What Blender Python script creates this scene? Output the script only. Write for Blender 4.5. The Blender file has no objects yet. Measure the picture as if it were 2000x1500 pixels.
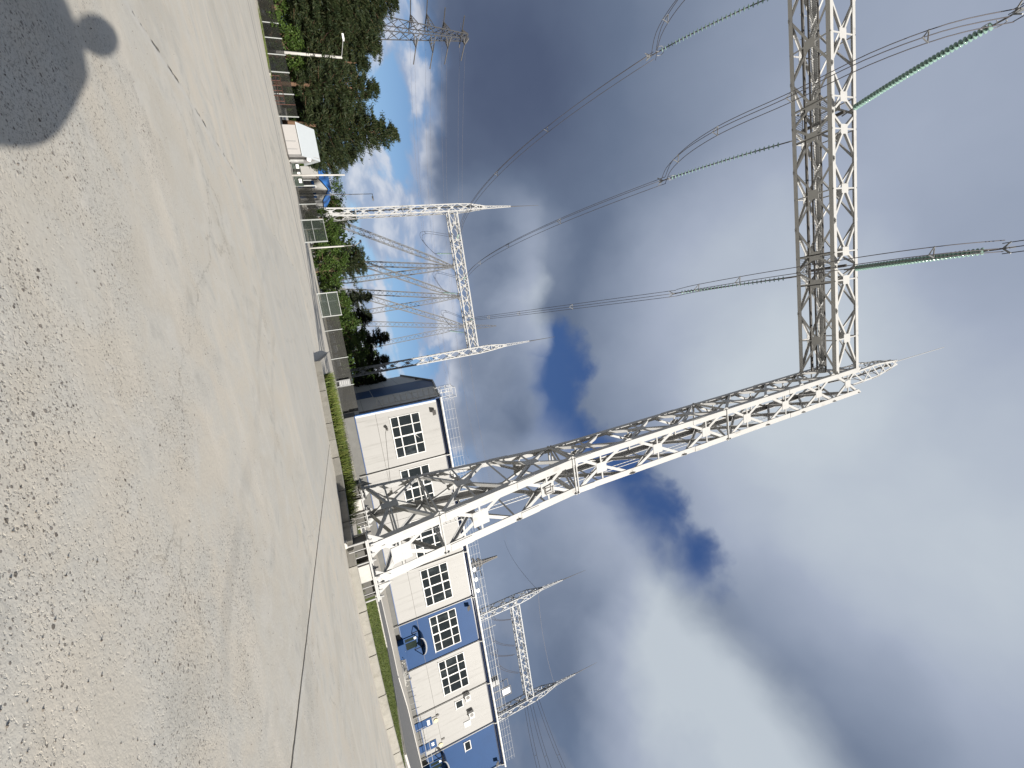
import bpy, bmesh, math, random
import numpy as np
from mathutils import Vector, Matrix
random.seed(7); rng = np.random.default_rng(7)
R = math.radians
sc = bpy.context.scene
C = sc.collection

# ------------------------------------------------------------------ camera
CAM = Vector((0, 0, 1.7)); FPX = 800.0
RIGHT = Vector((0.9770351, -0.0928560, -0.1917814)); UP = Vector((0.1428978, -0.3821064, 0.9130033)); FWD = Vector((0.1580587, 0.9194414, 0.3600624))     # axes of the held (turned) phone
cd = bpy.data.cameras.new('camera'); cam = bpy.data.objects.new('camera', cd); C.objects.link(cam)
cd.sensor_width = 36; cd.lens = FPX * 36 / 2000; cd.clip_start = .05; cd.clip_end = 3000
m = Matrix.Identity(4)
for i, a in enumerate((UP, -RIGHT, -FWD)):
    for k in range(3): m[k][i] = a[k]
m.translation = CAM
cam.matrix_world = m
sc.camera = cam

def ray(x, y): return RIGHT * (y - 750) + UP * (x - 1000) + FWD * FPX
def P(x, y, Y): v = ray(x, y); return CAM + v * (Y / v.y)
def PX(x, y, X): v = ray(x, y); return CAM + v * (X / v.x)
def G(x, y, z=0.): v = ray(x, y); return CAM + v * ((z - CAM.z) / v.z)
def DIR(x, y): return ray(x, y).normalized()

# ------------------------------------------------------------------ light
SUN_AZ, SUN_EL = 33.0, 16.0        # degrees right of straight behind the camera / above the horizon
to_sun = Vector((math.sin(R(SUN_AZ)) * math.cos(R(SUN_EL)), -math.cos(R(SUN_AZ)) * math.cos(R(SUN_EL)), math.sin(R(SUN_EL))))
sl = bpy.data.lights.new('sun', 'SUN'); sl.energy = 5.0; sl.angle = R(.55); sl.color = (1, .95, .875)
so = bpy.data.objects.new('sun', sl); C.objects.link(so); so.location = (30, -30, 40)
so.rotation_euler = to_sun.to_track_quat('Z', 'Y').to_euler()
vs = sc.view_settings; vs.view_transform = 'Standard'; vs.look = 'None'; vs.exposure = .75; vs.gamma = 1; vs.use_curve_mapping = False

# node helper ------------------------------------------------------------
class N:
    def __init__(s, tree): s.t = tree
    def n(s, typ, **kw):
        nd = s.t.nodes.new(typ)
        for k, v in kw.items(): setattr(nd, k, v)
        return nd
    def put(s, sock, v):
        if hasattr(v, 'is_linked') or isinstance(v, bpy.types.NodeSocket): s.t.links.new(v, sock)
        elif isinstance(v, (tuple, list, Vector)) and sock.type == 'RGBA': sock.default_value = (*v[:3], 1)
        else: sock.default_value = v
    def m(s, op, a, b=0., c=0., clamp=False):
        nd = s.n('ShaderNodeMath', operation=op, use_clamp=clamp)
        for i, v in enumerate((a, b, c)): s.put(nd.inputs[i], v)
        return nd.outputs[0]
    def v(s, op, a, b=None, scale=None):
        nd = s.n('ShaderNodeVectorMath', operation=op); s.put(nd.inputs[0], a)
        if b is not None: s.put(nd.inputs[1], b)
        if scale is not None: s.put(nd.inputs[3], scale)
        return nd.outputs[1] if op in ('DOT_PRODUCT', 'LENGTH', 'DISTANCE') else nd.outputs[0]
    def ss(s, x, lo, hi, a=0., b=1.):
        nd = s.n('ShaderNodeMapRange', interpolation_type='SMOOTHSTEP'); s.put(nd.inputs[0], x)
        for i, v in zip((1, 2, 3, 4), (lo, hi, a, b)): s.put(nd.inputs[i], v)
        return nd.outputs[0]
    def mix(s, f, a, b, blend='MIX'):
        nd = s.n('ShaderNodeMix', data_type='RGBA', blend_type=blend); s.put(nd.inputs[0], f); s.put(nd.inputs[6], a); s.put(nd.inputs[7], b)
        return nd.outputs[2]
    def noise(s, vec, scale, detail=4, rough=.55, dist=0., col=False):
        nd = s.n('ShaderNodeTexNoise'); s.put(nd.inputs['Vector'], vec); s.put(nd.inputs['Scale'], scale); s.put(nd.inputs['Detail'], detail)
        s.put(nd.inputs['Roughness'], rough); s.put(nd.inputs['Distortion'], dist)
        return nd.outputs['Color' if col else 'Fac'] if col else nd.outputs[0]
    def xyz(s, vec):
        nd = s.n('ShaderNodeSeparateXYZ'); s.put(nd.inputs[0], vec); return nd.outputs
    def comb(s, x, y, z):
        nd = s.n('ShaderNodeCombineXYZ')
        for i, v in enumerate((x, y, z)): s.put(nd.inputs[i], v)
        return nd.outputs[0]

# ------------------------------------------------------------------ world: sky and clouds
w = bpy.data.worlds.new('World'); sc.world = w; w.use_nodes = True
wt = w.node_tree; wt.nodes.clear(); k = N(wt)
out = k.n('ShaderNodeOutputWorld'); bg = k.n('ShaderNodeBackground')
sky = k.n('ShaderNodeTexSky', sky_type='NISHITA', sun_disc=False)
sky.sun_elevation = R(SUN_EL); sky.sun_rotation = math.atan2(to_sun.x, to_sun.y); sky.altitude = 100; sky.ozone_density = 2.0
d0 = k.n('ShaderNodeTexCoord').outputs['Generated']
def warp(d, amp, sc_, det=5):
    c = k.noise(d, sc_, det, .6, col=True)
    c = k.v('SUBTRACT', c, (.5, .5, .5)); return k.v('ADD', d, k.v('SCALE', c, scale=amp))
dw = warp(d0, .15, 3.6, 4); dfine = warp(warp(d0, .10, 4.5, 3), .035, 14.0, 3)
def blob(d, px, py, r0, r1):               # 1 inside r0 degrees of that direction, 0 outside r1
    c = k.v('DOT_PRODUCT', k.v('NORMALIZE', d), DIR(px, py)); return k.ss(c, math.cos(R(r1)), math.cos(R(r0)))
def add(*a):
    r = a[0]
    for b in a[1:]: r = k.m('ADD', r, b)
    return r
def mx(*a):
    r = a[0]
    for b in a[1:]: r = k.m('MAXIMUM', r, b)
    return r
elev = k.xyz(d0)[2]; elevw = k.xyz(dw)[2]
E_ = 1 / 2 ** .75
def lin(r, g, b): return tuple(((c / 255 / 12.92) if c < 10 else ((c / 255 + .055) / 1.055) ** 2.4) * E_ for c in (r, g, b))
nish = k.mix(1.0, sky.outputs[0], (.085, .085, .085), 'MULTIPLY')
blue = k.mix(k.ss(elev, .02, .42), lin(140, 184, 232), lin(38, 72, 134))
base = k.mix(.75, nish, blue)
# low white cumulus above the trees
az = k.v('MULTIPLY', d0, (1, 1, 2.1))
cu = k.noise(k.v('ADD', az, (3.1, .4, .2)), 5.2, 6, .52, .2)
low = k.m('MULTIPLY', k.ss(cu, .44, .54), k.ss(elev, .36, .22))
cush = k.noise(k.v('ADD', az, (3.1, .4, .25)), 5.2, 6, .52, .2)
lowcol = k.mix(k.ss(k.m('SUBTRACT', cu, cush), -.05, .10), lin(158, 172, 198), lin(214, 217, 226))
base = k.mix(k.m('MULTIPLY', low, .85), base, lowcol)
# the grey deck over most of the sky
shade_n = k.noise(dw, 2.3, 5, .5)
deckedge = k.ss(k.m('ADD', elevw, k.m('MULTIPLY', k.m('SUBTRACT', k.noise(d0, 3.0, 5, .55), .5), .16)), .235, .30)
dh = warp(warp(d0, .12, 5.5, 5), .05, 15.0, 4)
hb = mx(blob(dh, 1065, 705, 1.5, 9), blob(dh, 1060, 775, 1.5, 9), k.m('MULTIPLY', blob(dh, 1090, 860, 0, 9), .9), k.m('MULTIPLY', blob(dh, 1140, 915, 0, 9), .92), blob(dh, 1205, 955, .5, 8.5), blob(dh, 1260, 1005, .5, 8), k.m('MULTIPLY', blob(dh, 1330, 1085, 0, 8), .84), k.m('MULTIPLY', blob(dh, 1365, 1125, 0, 6), .64), k.m('MULTIPLY', blob(dh, 1030, 990, 0, 9), .72))
holes = k.ss(k.m('ADD', hb, k.m('MULTIPLY', k.m('SUBTRACT', k.noise(d0, 8., 4, .5, .2), .5), 1.15)), .38, .98)
deck = k.m('MULTIPLY', deckedge, k.m('SUBTRACT', 1., k.m('MULTIPLY', holes, .97)))
bri = add(.25, k.ss(elev, .42, .88, 0, .40), k.m('MULTIPLY', k.m('SUBTRACT', shade_n, .5), .42), k.m('MULTIPLY', blob(dw, 1850, 1250, 4, 22), .12), k.m('MULTIPLY', blob(dw, 1640, 1420, 2, 9), -.12), k.m('MULTIPLY', blob(dw, 1500, 1180, 2, 8), -.06),
          k.m('MULTIPLY', blob(dw, 1420, 640, 3, 22), .26), k.m('MULTIPLY', blob(dw, 1700, 950, 4, 26), .20), k.m('MULTIPLY', blob(dw, 960, 500, 2, 13), .26),
          k.m('MULTIPLY', blob(dw, 900, 150, 4, 20), -.14), k.m('MULTIPLY', blob(dw, 1180, 250, 4, 22), -.10), k.m('MULTIPLY', blob(dw, 1070, 1300, 4, 17), -.10), k.m('MULTIPLY', blob(dw, 1150, 560, 3, 12), -.10),
          k.m('MULTIPLY', blob(dw, 1330, 1010, 2, 10), .12))
def ramp(f, stops):
    nd = k.n('ShaderNodeValToRGB'); k.put(nd.inputs[0], f); el = nd.color_ramp.elements
    while len(el) < len(stops): el.new(.5)
    for e, (p, c) in zip(el, stops): e.position = p; e.color = (*c, 1)
    return nd.outputs[0]
CLOUD = [(0., lin(80, 92, 118)), (.25, lin(104, 118, 142)), (.5, lin(139, 151, 172)), (.75, lin(165, 175, 194)), (1., lin(196, 205, 214))]
base = k.mix(deck, base, ramp(bri, CLOUD))
# brighter billows: the one under the blue gap and the one with the diagonal edge at lower right
def halfspace(a, b, inside, wd, d):
    n_ = DIR(*a).cross(DIR(*b)).normalized()
    if n_.dot(DIR(*inside)) < 0: n_ = -n_
    return k.ss(k.v('DOT_PRODUCT', d, n_), -wd, wd)
bilA = k.m('MULTIPLY', halfspace((1150, 925), (1620, 1490), (1200, 1250), .06, dfine), k.ss(k.v('DOT_PRODUCT', d0, DIR(1300, 1200)), .80, .93))
bilB = mx(blob(dfine, 985, 560, 4, 7.5), blob(dfine, 985, 640, 4, 7.5), blob(dfine, 975, 720, 4, 7), blob(dfine, 990, 790, 2.5, 6), blob(dfine, 960, 470, 2, 8), blob(dfine, 940, 820, 2, 7))
nA = k.noise(dw, 3.6, 5, .5)
colA = ramp(add(.44, k.m('MULTIPLY', halfspace((1150, 925), (1620, 1490), (1800, 800), .30, d0), .60), k.m('MULTIPLY', k.m('SUBTRACT', nA, .5), .7), k.m('MULTIPLY', blob(dw, 1430, 1420, 3, 17), .50), k.m('MULTIPLY', blob(dw, 1090, 1300, 3, 12), -.16)), CLOUD)
colB = ramp(add(.74, k.ss(elev, .36, .54, -.34, .34), k.m('MULTIPLY', k.m('SUBTRACT', nA, .5), 1.0)), CLOUD)
base = k.mix(k.m('MULTIPLY', bilA, .93), base, colA)
base = k.mix(k.m('MULTIPLY', bilB, .92), base, colB)
base = k.mix(k.ss(elev, 0., -.02), base, lin(120, 120, 118))
# darker sky added behind the camera, out of view, to cut the ambient light
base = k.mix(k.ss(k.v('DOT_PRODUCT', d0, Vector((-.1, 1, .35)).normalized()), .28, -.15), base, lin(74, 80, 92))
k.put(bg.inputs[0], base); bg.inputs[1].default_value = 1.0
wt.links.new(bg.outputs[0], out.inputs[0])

# ------------------------------------------------------------------ materials
def mat(name, col, rough=.6, var=.12, scale=3., metal=0., bump=0., dirt_or_reflection=None, spec=.5, dscale=1.2, dvec=(1, 1, .45)):
    mt = bpy.data.materials.new(name); mt.use_nodes = True; t = mt.node_tree; t.nodes.clear(); q = N(t)
    o = q.n('ShaderNodeOutputMaterial'); b = q.n('ShaderNodeBsdfPrincipled')
    co = q.n('ShaderNodeTexCoord').outputs['Object']
    f = q.noise(co, scale, 5, .6)
    c = q.mix(f, tuple(x * (1 - var) for x in col), tuple(min(1, x * (1 + var)) for x in col))
    if dirt_or_reflection:
        dn = q.ss(q.noise(q.v('MULTIPLY', co, dvec), dscale, 6, .65), dirt_or_reflection[1], dirt_or_reflection[1] + .22)
        c = q.mix(q.m('MULTIPLY', dn, dirt_or_reflection[2]), c, dirt_or_reflection[0])
    q.put(b.inputs['Base Color'], c); b.inputs['Roughness'].default_value = rough; b.inputs['Metallic'].default_value = metal
    b.inputs['Specular IOR Level'].default_value = spec
    if bump:
        bp = q.n('ShaderNodeBump'); bp.inputs['Strength'].default_value = bump; bp.inputs['Distance'].default_value = .02
        q.put(bp.inputs['Height'], q.noise(co, scale * 6, 5, .65)); t.links.new(bp.outputs[0], b.inputs['Normal'])
    t.links.new(b.outputs[0], o.inputs[0]); return mt
M = {}
M['white'] = mat('white_paint', (.40, .40, .395), .55, .07, 1.5, dirt_or_reflection=((.17, .15, .12), .57, .6), spec=.3)
M['white2'] = mat('white_trim', (.52, .52, .51), .45, .05)
M['barge'] = mat('barge_blue', (.055, .16, .40), .45, .1)
M['galv'] = mat('galvanised_steel', (.20, .205, .21), .55, .2, 2., .25)
M['galvl'] = mat('pale_steel', (.36, .365, .365), .55, .12, 2., .1)
M['tower'] = mat('weathered_steel', (.12, .122, .125), .6, .25, 2.)
M['pylon'] = mat('dark_galvanised_steel', (.065, .066, .07), .6, .25, 2.)
M['dark'] = mat('dark_steel', (.09, .085, .08), .6, .2, 2., .3)
M['wire'] = mat('conductor_wire', (.075, .068, .072), .6, .15, 2., .3)
M['rust'] = mat('rusty_steel', (.075, .032, .024), .85, .35, 4.)
M['panel'] = mat('wall_panel', (.30, .297, .29), .5, .05, .6, dirt_or_reflection=((.185, .18, .17), .50, .45), spec=.25, dscale=1.1, dvec=(1.8, 1, .13))
M['blue'] = mat('blue_panel', (.0125, .050, .145), .5, .12, .5, spec=.12)
M['navy'] = mat('navy_metal', (.006, .015, .045), .25, .15, 1.)
M['bluetrim'] = mat('blue_trim', (.014, .05, .15), .4, .1, 1.)
M['plinth'] = mat('plinth_render', (.13, .13, .125), .9, .25, .9, bump=.3)
M['gable'] = mat('gable_panel', (.40, .40, .39), .55, .12, .4)
M['roof'] = mat('roof_sheet', (.28, .29, .30), .5, .1, .5)
M['conc'] = mat('concrete_block', (.46, .445, .42), .9, .2, 1.6, bump=.25, dirt_or_reflection=((.22, .20, .17), .55, .5))
M['kerb'] = mat('kerb_concrete', (.25, .24, .215), .92, .3, 2.4, bump=.5, dirt_or_reflection=((.11, .10, .08), .5, .7))
M['darkconc'] = mat('shaded_concrete', (.10, .097, .09), .9, .25, 2., bump=.3)  # darkened so the recess under the base plates reads as shade
M['pole'] = mat('pole_concrete', (.42, .41, .39), .9, .15, 2., bump=.2)
M['asphalt'] = mat('path_asphalt', (.15, .15, .148), .95, .2, 2., bump=.3)
M['pave'] = mat('pavement', (.46, .43, .375), .95, .2, 1.2, bump=.3, dirt_or_reflection=((.28, .255, .21), .54, .5))
M['rubble'] = mat('pale_stone', (.45, .44, .41), .95, .3, 5.)
M['post'] = mat('fence_post', (.34, .355, .35), .5, .1)
M['red'] = mat('red_cloth', (.12, .02, .02), .8)
M['skin'] = mat('skin', (.45, .27, .2), .5)
M['coat'] = mat('coat_cloth', (.03, .035, .045), .9, .2, 8.)
M['hair'] = mat('hair', (.04, .025, .018), .7)
M['black'] = mat('black_plastic', (.02, .02, .022), .4)
M['lampw'] = mat('lamp_white', (.8, .8, .8), .3, .03)
M['bark'] = mat('bark', (.13, .085, .055), .95, .35, 5., bump=.5)
M['barkr'] = mat('pine_bark', (.12, .07, .042), .95, .35, 4., bump=.5)
M['yellow'] = mat('cream_plastic', (.6, .52, .28), .5)
M['paper'] = mat('paper', (.8, .8, .78), .7, .05, 20.)
def glassmat(name, col, rough=.06):
    mt = mat(name, col, rough, .5, .9, dirt_or_reflection=(tuple(x * 3.2 + .012 for x in col), .5, .8), spec=.7, dscale=.5); return mt  # paler blotches imitate reflections in the panes, painted into the colour
M['pane'] = glassmat('window_glass', (.016, .02, .022))
M['doorglass'] = glassmat('door_glass', (.012, .02, .016), .1)
def insul():
    mt = bpy.data.materials.new('green_glass'); mt.use_nodes = True; b = mt.node_tree.nodes['Principled BSDF']
    q = N(mt.node_tree); f = q.noise(q.n('ShaderNodeTexCoord').outputs['Object'], 6., 3)
    q.put(b.inputs['Base Color'], q.mix(f, (.15, .26, .225), (.28, .40, .36))); b.inputs['Roughness'].default_value = .08
    b.inputs['Transmission Weight'].default_value = .15; b.inputs['IOR'].default_value = 1.3; return mt
M['glass'] = insul()
def meshmat(name, col, op):                    # woven wire seen from far: part wire, part gaps
    mt = bpy.data.materials.new(name); mt.use_nodes = True; t = mt.node_tree; t.nodes.clear(); q = N(t)
    o = q.n('ShaderNodeOutputMaterial'); b = q.n('ShaderNodeBsdfPrincipled'); tr = q.n('ShaderNodeBsdfTransparent'); mxs = q.n('ShaderNodeMixShader')
    co = q.n('ShaderNodeTexCoord').outputs['Object']
    q.put(b.inputs['Base Color'], q.mix(q.noise(co, .8, 5), tuple(x * .6 for x in col), tuple(x * 1.4 for x in col))); b.inputs['Roughness'].default_value = .6
    q.put(mxs.inputs[0], q.m('ADD', op, q.m('MULTIPLY', q.m('SUBTRACT', q.noise(q.v('MULTIPLY', co, (1, 1, .3)), 1.7, 4), .5), .3), clamp=True))
    t.links.new(tr.outputs[0], mxs.inputs[1]); t.links.new(b.outputs[0], mxs.inputs[2]); t.links.new(mxs.outputs[0], o.inputs[0]); return mt
M['mesh'] = meshmat('fence_wire', (.022, .022, .018), .56)
M['meshg'] = meshmat('gate_wire', (.04, .055, .045), .45)
def leafmat(name, c1, c2, c3):
    mt = bpy.data.materials.new(name); mt.use_nodes = True; t = mt.node_tree; t.nodes.clear(); q = N(t)
    o = q.n('ShaderNodeOutputMaterial'); b = q.n('ShaderNodeBsdfPrincipled'); tr = q.n('ShaderNodeBsdfTranslucent'); mxs = q.n('ShaderNodeMixShader')
    co = q.n('ShaderNodeTexCoord').outputs['Object']; rnd = q.n('ShaderNodeNewGeometry').outputs['Random Per Island']
    c = q.mix(q.ss(q.noise(co, .55, 4, .6), .35, .65), c1, c2); c = q.mix(q.ss(rnd, .55, 1.), c, c3)
    q.put(b.inputs['Base Color'], c); b.inputs['Roughness'].default_value = .6; b.inputs['Specular IOR Level'].default_value = .25
    q.put(tr.inputs[0], c); mxs.inputs[0].default_value = .14
    t.links.new(b.outputs[0], mxs.inputs[1]); t.links.new(tr.outputs[0], mxs.inputs[2]); t.links.new(mxs.outputs[0], o.inputs[0]); return mt
M['pine'] = leafmat('pine_needles', (.013, .024, .009), (.026, .038, .013), (.042, .046, .017))
M['leaf'] = leafmat('green_leaves', (.028, .055, .010), (.048, .085, .014), (.065, .10, .02))
M['spruce'] = leafmat('spruce_needles', (.016, .027, .013), (.026, .036, .016), (.036, .042, .018))
M['grass'] = leafmat('grass_blades', (.060, .095, .014), (.10, .135, .024), (.17, .175, .05))
M['lawn'] = leafmat('short_grass', (.055, .085, .015), (.08, .11, .022), (.12, .13, .035))

# ground: pale worn concrete slabs, exposed stones, joints
def groundmat():
    mt = bpy.data.materials.new('worn_concrete'); mt.use_nodes = True; t = mt.node_tree; t.nodes.clear(); q = N(t)
    o = q.n('ShaderNodeOutputMaterial'); b = q.n('ShaderNodeBsdfPrincipled')
    co = q.n('ShaderNodeTexCoord').outputs['Object']
    big = q.noise(co, .22, 4, .5); mid = q.noise(co, 1.3, 6, .62, .4); fine = q.noise(co, 22., 5, .65)
    streak = q.noise(q.v('MULTIPLY', co, (.25, 1.3, 1)), .8, 5, .6)
    c = q.mix(q.ss(big, .3, .7), (.56, .525, .455), (.66, .60, .505))
    c = q.mix(q.ss(mid, .36, .64), c, (.60, .575, .515))
    c = q.mix(q.m('MULTIPLY', q.ss(streak, .5, .68), .5), c, (.71, .655, .565))
    c = q.mix(q.m('MULTIPLY', q.ss(mid, .56, .74), .35), c, (.30, .29, .265))
    c = q.mix(q.m('MULTIPLY', q.ss(fine, .35, .7), .25), c, (.44, .415, .36))
    # worn patches where the aggregate shows
    worn = q.ss(q.m('ADD', q.noise(co, .55, 5, .6), q.m('MULTIPLY', q.ss(q.xyz(co)[1], 9., 2.), .20)), .52, .72)
    def stones(scale, rad, keep, off):
        vo = q.n('ShaderNodeTexVoronoi'); q.put(vo.inputs['Vector'], q.v('ADD', q.v('ADD', co, off), q.v('SCALE', q.v('SUBTRACT', q.noise(co, scale * 1.6, 3, .6, col=True), (.5, .5, .5)), scale=.55 / scale))); vo.inputs['Scale'].default_value = scale
        rc = q.xyz(vo.outputs['Color'])
        on = q.m('MULTIPLY', q.ss(q.m('SUBTRACT', vo.outputs['Distance'], q.m('MULTIPLY', rc[1], rad * .5)), rad, rad * .72), q.m('GREATER_THAN', q.m('ADD', rc[0], q.m('MULTIPLY', worn, .5)), keep))
        return on, rc[2]
    s1, r1 = stones(19., .22, 1.30, (0, 0, 0)); s2, r2 = stones(37., .26, 1.14, (3, 1, 0)); s3, r3 = stones(80., .30, 1.03, (1, 5, 0))
    stc = lambda r: q.mix(r, (.075, .06, .05), (.24, .21, .185))
    c = q.mix(q.m('MULTIPLY', s3, .6), c, stc(r3)); c = q.mix(q.m('MULTIPLY', s2, .7), c, stc(r2)); c = q.mix(q.m('MULTIPLY', s1, .8), c, stc(r1))
    grit = q.noise(co, 130., 3, .7); c = q.mix(q.m('MULTIPLY', q.ss(grit, .56, .72), q.m('ADD', .12, q.m('MULTIPLY', worn, .55))), c, (.31, .285, .24))
    c = q.mix(q.m('MULTIPLY', q.ss(q.noise(q.v('MULTIPLY', co, (1, .45, 1)), .42, 6, .6, .5), .55, .62), .35), c, (.45, .43, .38))
    c = q.mix(q.m('MULTIPLY', q.ss(q.noise(q.v('ADD', co, (7, 3, 0)), 1.1, 6, .65, .6), .57, .63), .4), c, (.64, .61, .55))
    cr = q.n('ShaderNodeTexVoronoi', feature='DISTANCE_TO_EDGE'); q.put(cr.inputs['Vector'], q.v('ADD', co, q.v('SCALE', q.v('SUBTRACT', q.noise(co, 1.6, 5, .7, col=True), (.5, .5, .5)), scale=.9))); cr.inputs['Scale'].default_value = .16
    crack = q.m('MULTIPLY', q.ss(cr.outputs['Distance'], .0042, .0012), q.ss(q.noise(q.v('ADD', co, (11, 4, 0)), .35, 3), .5, .58))
    c = q.mix(q.m('MULTIPLY', crack, .28), c, (.16, .145, .12))
    tr = q.v('ADD', co, q.v('SCALE', q.v('SUBTRACT', q.noise(co, .12, 2, .5, col=True), (.5, .5, .5)), scale=5.)); tx = q.xyz(tr)
    tyre = q.m('MULTIPLY', q.ss(q.m('ABSOLUTE', q.m('SUBTRACT', q.m('ABSOLUTE', q.m('SUBTRACT', q.m('ADD', tx[0], q.m('MULTIPLY', tx[1], .55)), 6.5)), .85)), .22, .10), q.ss(q.noise(co, .6, 5, .6), .42, .62))
    c = q.mix(q.m('MULTIPLY', tyre, .28), c, (.36, .35, .32))
    stain = q.ss(q.noise(q.v('ADD', co, (2, 9, 0)), .75, 3, .5, .8), .66, .74); c = q.mix(q.m('MULTIPLY', stain, .4), c, (.33, .31, .27))
    # slab joints
    X, Y, _ = q.xyz(q.v('ADD', co, q.v('SCALE', q.v('SUBTRACT', q.noise(co, 1.1, 4, .7, col=True), (.5, .5, .5)), scale=.30)))
    Xf, Yf, _ = q.xyz(q.v('ADD', co, q.v('SCALE', q.v('SUBTRACT', q.noise(co, 3., 4, .7, col=True), (.5, .5, .5)), scale=.05)))
    def joint(a, c0, wd, s, lo, hi):
        l = q.ss(q.m('ABSOLUTE', q.m('SUBTRACT', a, c0)), wd, wd * .35)
        return q.m('MULTIPLY', l, q.m('MULTIPLY', q.ss(s, lo - .3, lo), q.ss(s, hi + .3, hi)))
    jn = q.ss(q.noise(co, 1.4, 3), .44, .58)
    dark = mxq(q, joint(Xf, 5.42, .045, Y, 2., 26.), q.m('MULTIPLY', q.m('MULTIPLY', joint(X, -4.75, .04, Y, 5.5, 30.), jn), q.ss(q.noise(co, 6., 4, .7), .48, .58)), q.m('MULTIPLY', joint(Y, 24.5, .05, X, -14., 1.), jn), q.m('MULTIPLY', joint(Y, 33., .06, X, -14., 1.), jn))
    pale = mxq(q, joint(X, -4.68, .10, Y, 5., 15.), joint(Y, 13.6, .09, X, -4.6, 5.3), joint(Y, 12.3, .07, X, -16., -4.8), joint(Y, 8.35, .05, X, 5.5, 16.), q.m('MULTIPLY', joint(Xf, 5.56, .12, Y, 2., 26.), jn), joint(Y, 21., .1, X, -14., 5.))
    far = mxq(q, joint(Y, 43., 1.1, X, -40., 0.), joint(Y, 47., .6, X, -40., 2.))
    c = q.mix(q.m('MULTIPLY', far, .45), c, (.21, .205, .20))
    c = q.mix(q.m('MULTIPLY', pale, .55), c, (.60, .58, .535)); c = q.mix(q.m('MULTIPLY', dark, .85), c, (.05, .042, .034))
    # slightly paler newer slab strip between the joints
    nslab = q.m('MULTIPLY', q.m('MULTIPLY', q.ss(Xf, -4.75, -4.65), q.ss(Xf, 5.42, 5.3)), q.m('MULTIPLY', q.ss(Yf, 13.6, 13.7), q.ss(Yf, 30., 29.8)))
    c = q.mix(q.m('MULTIPLY', nslab, .35), c, (.50, .495, .465))
    q.put(b.inputs['Base Color'], c); b.inputs['Roughness'].default_value = .95; b.inputs['Specular IOR Level'].default_value = .2
    h = q.m('ADD', q.m('MULTIPLY', fine, .004), q.m('MULTIPLY', q.noise(co, 70., 4, .7), .002)); h = q.m('ADD', h, q.m('MULTIPLY', mid, .012))
    pit = q.m('MULTIPLY', q.ss(q.noise(co, 30., 4, .6), .56, .66), worn)
    h = q.m('SUBTRACT', h, q.m('MULTIPLY', pit, .009))
    h = q.m('ADD', h, q.m('MULTIPLY', s1, .007)); h = q.m('ADD', h, q.m('MULTIPLY', s2, .004)); h = q.m('SUBTRACT', h, q.m('MULTIPLY', dark, .03))
    bp = q.n('ShaderNodeBump'); bp.inputs['Strength'].default_value = .75; bp.inputs['Distance'].default_value = 1.0
    q.put(bp.inputs['Height'], h); t.links.new(bp.outputs[0], b.inputs['Normal'])
    t.links.new(b.outputs[0], o.inputs[0]); return mt
def mxq(q, *a):
    r = a[0]
    for b in a[1:]: r = q.m('MAXIMUM', r, b)
    return r
M['ground'] = groundmat()

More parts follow.
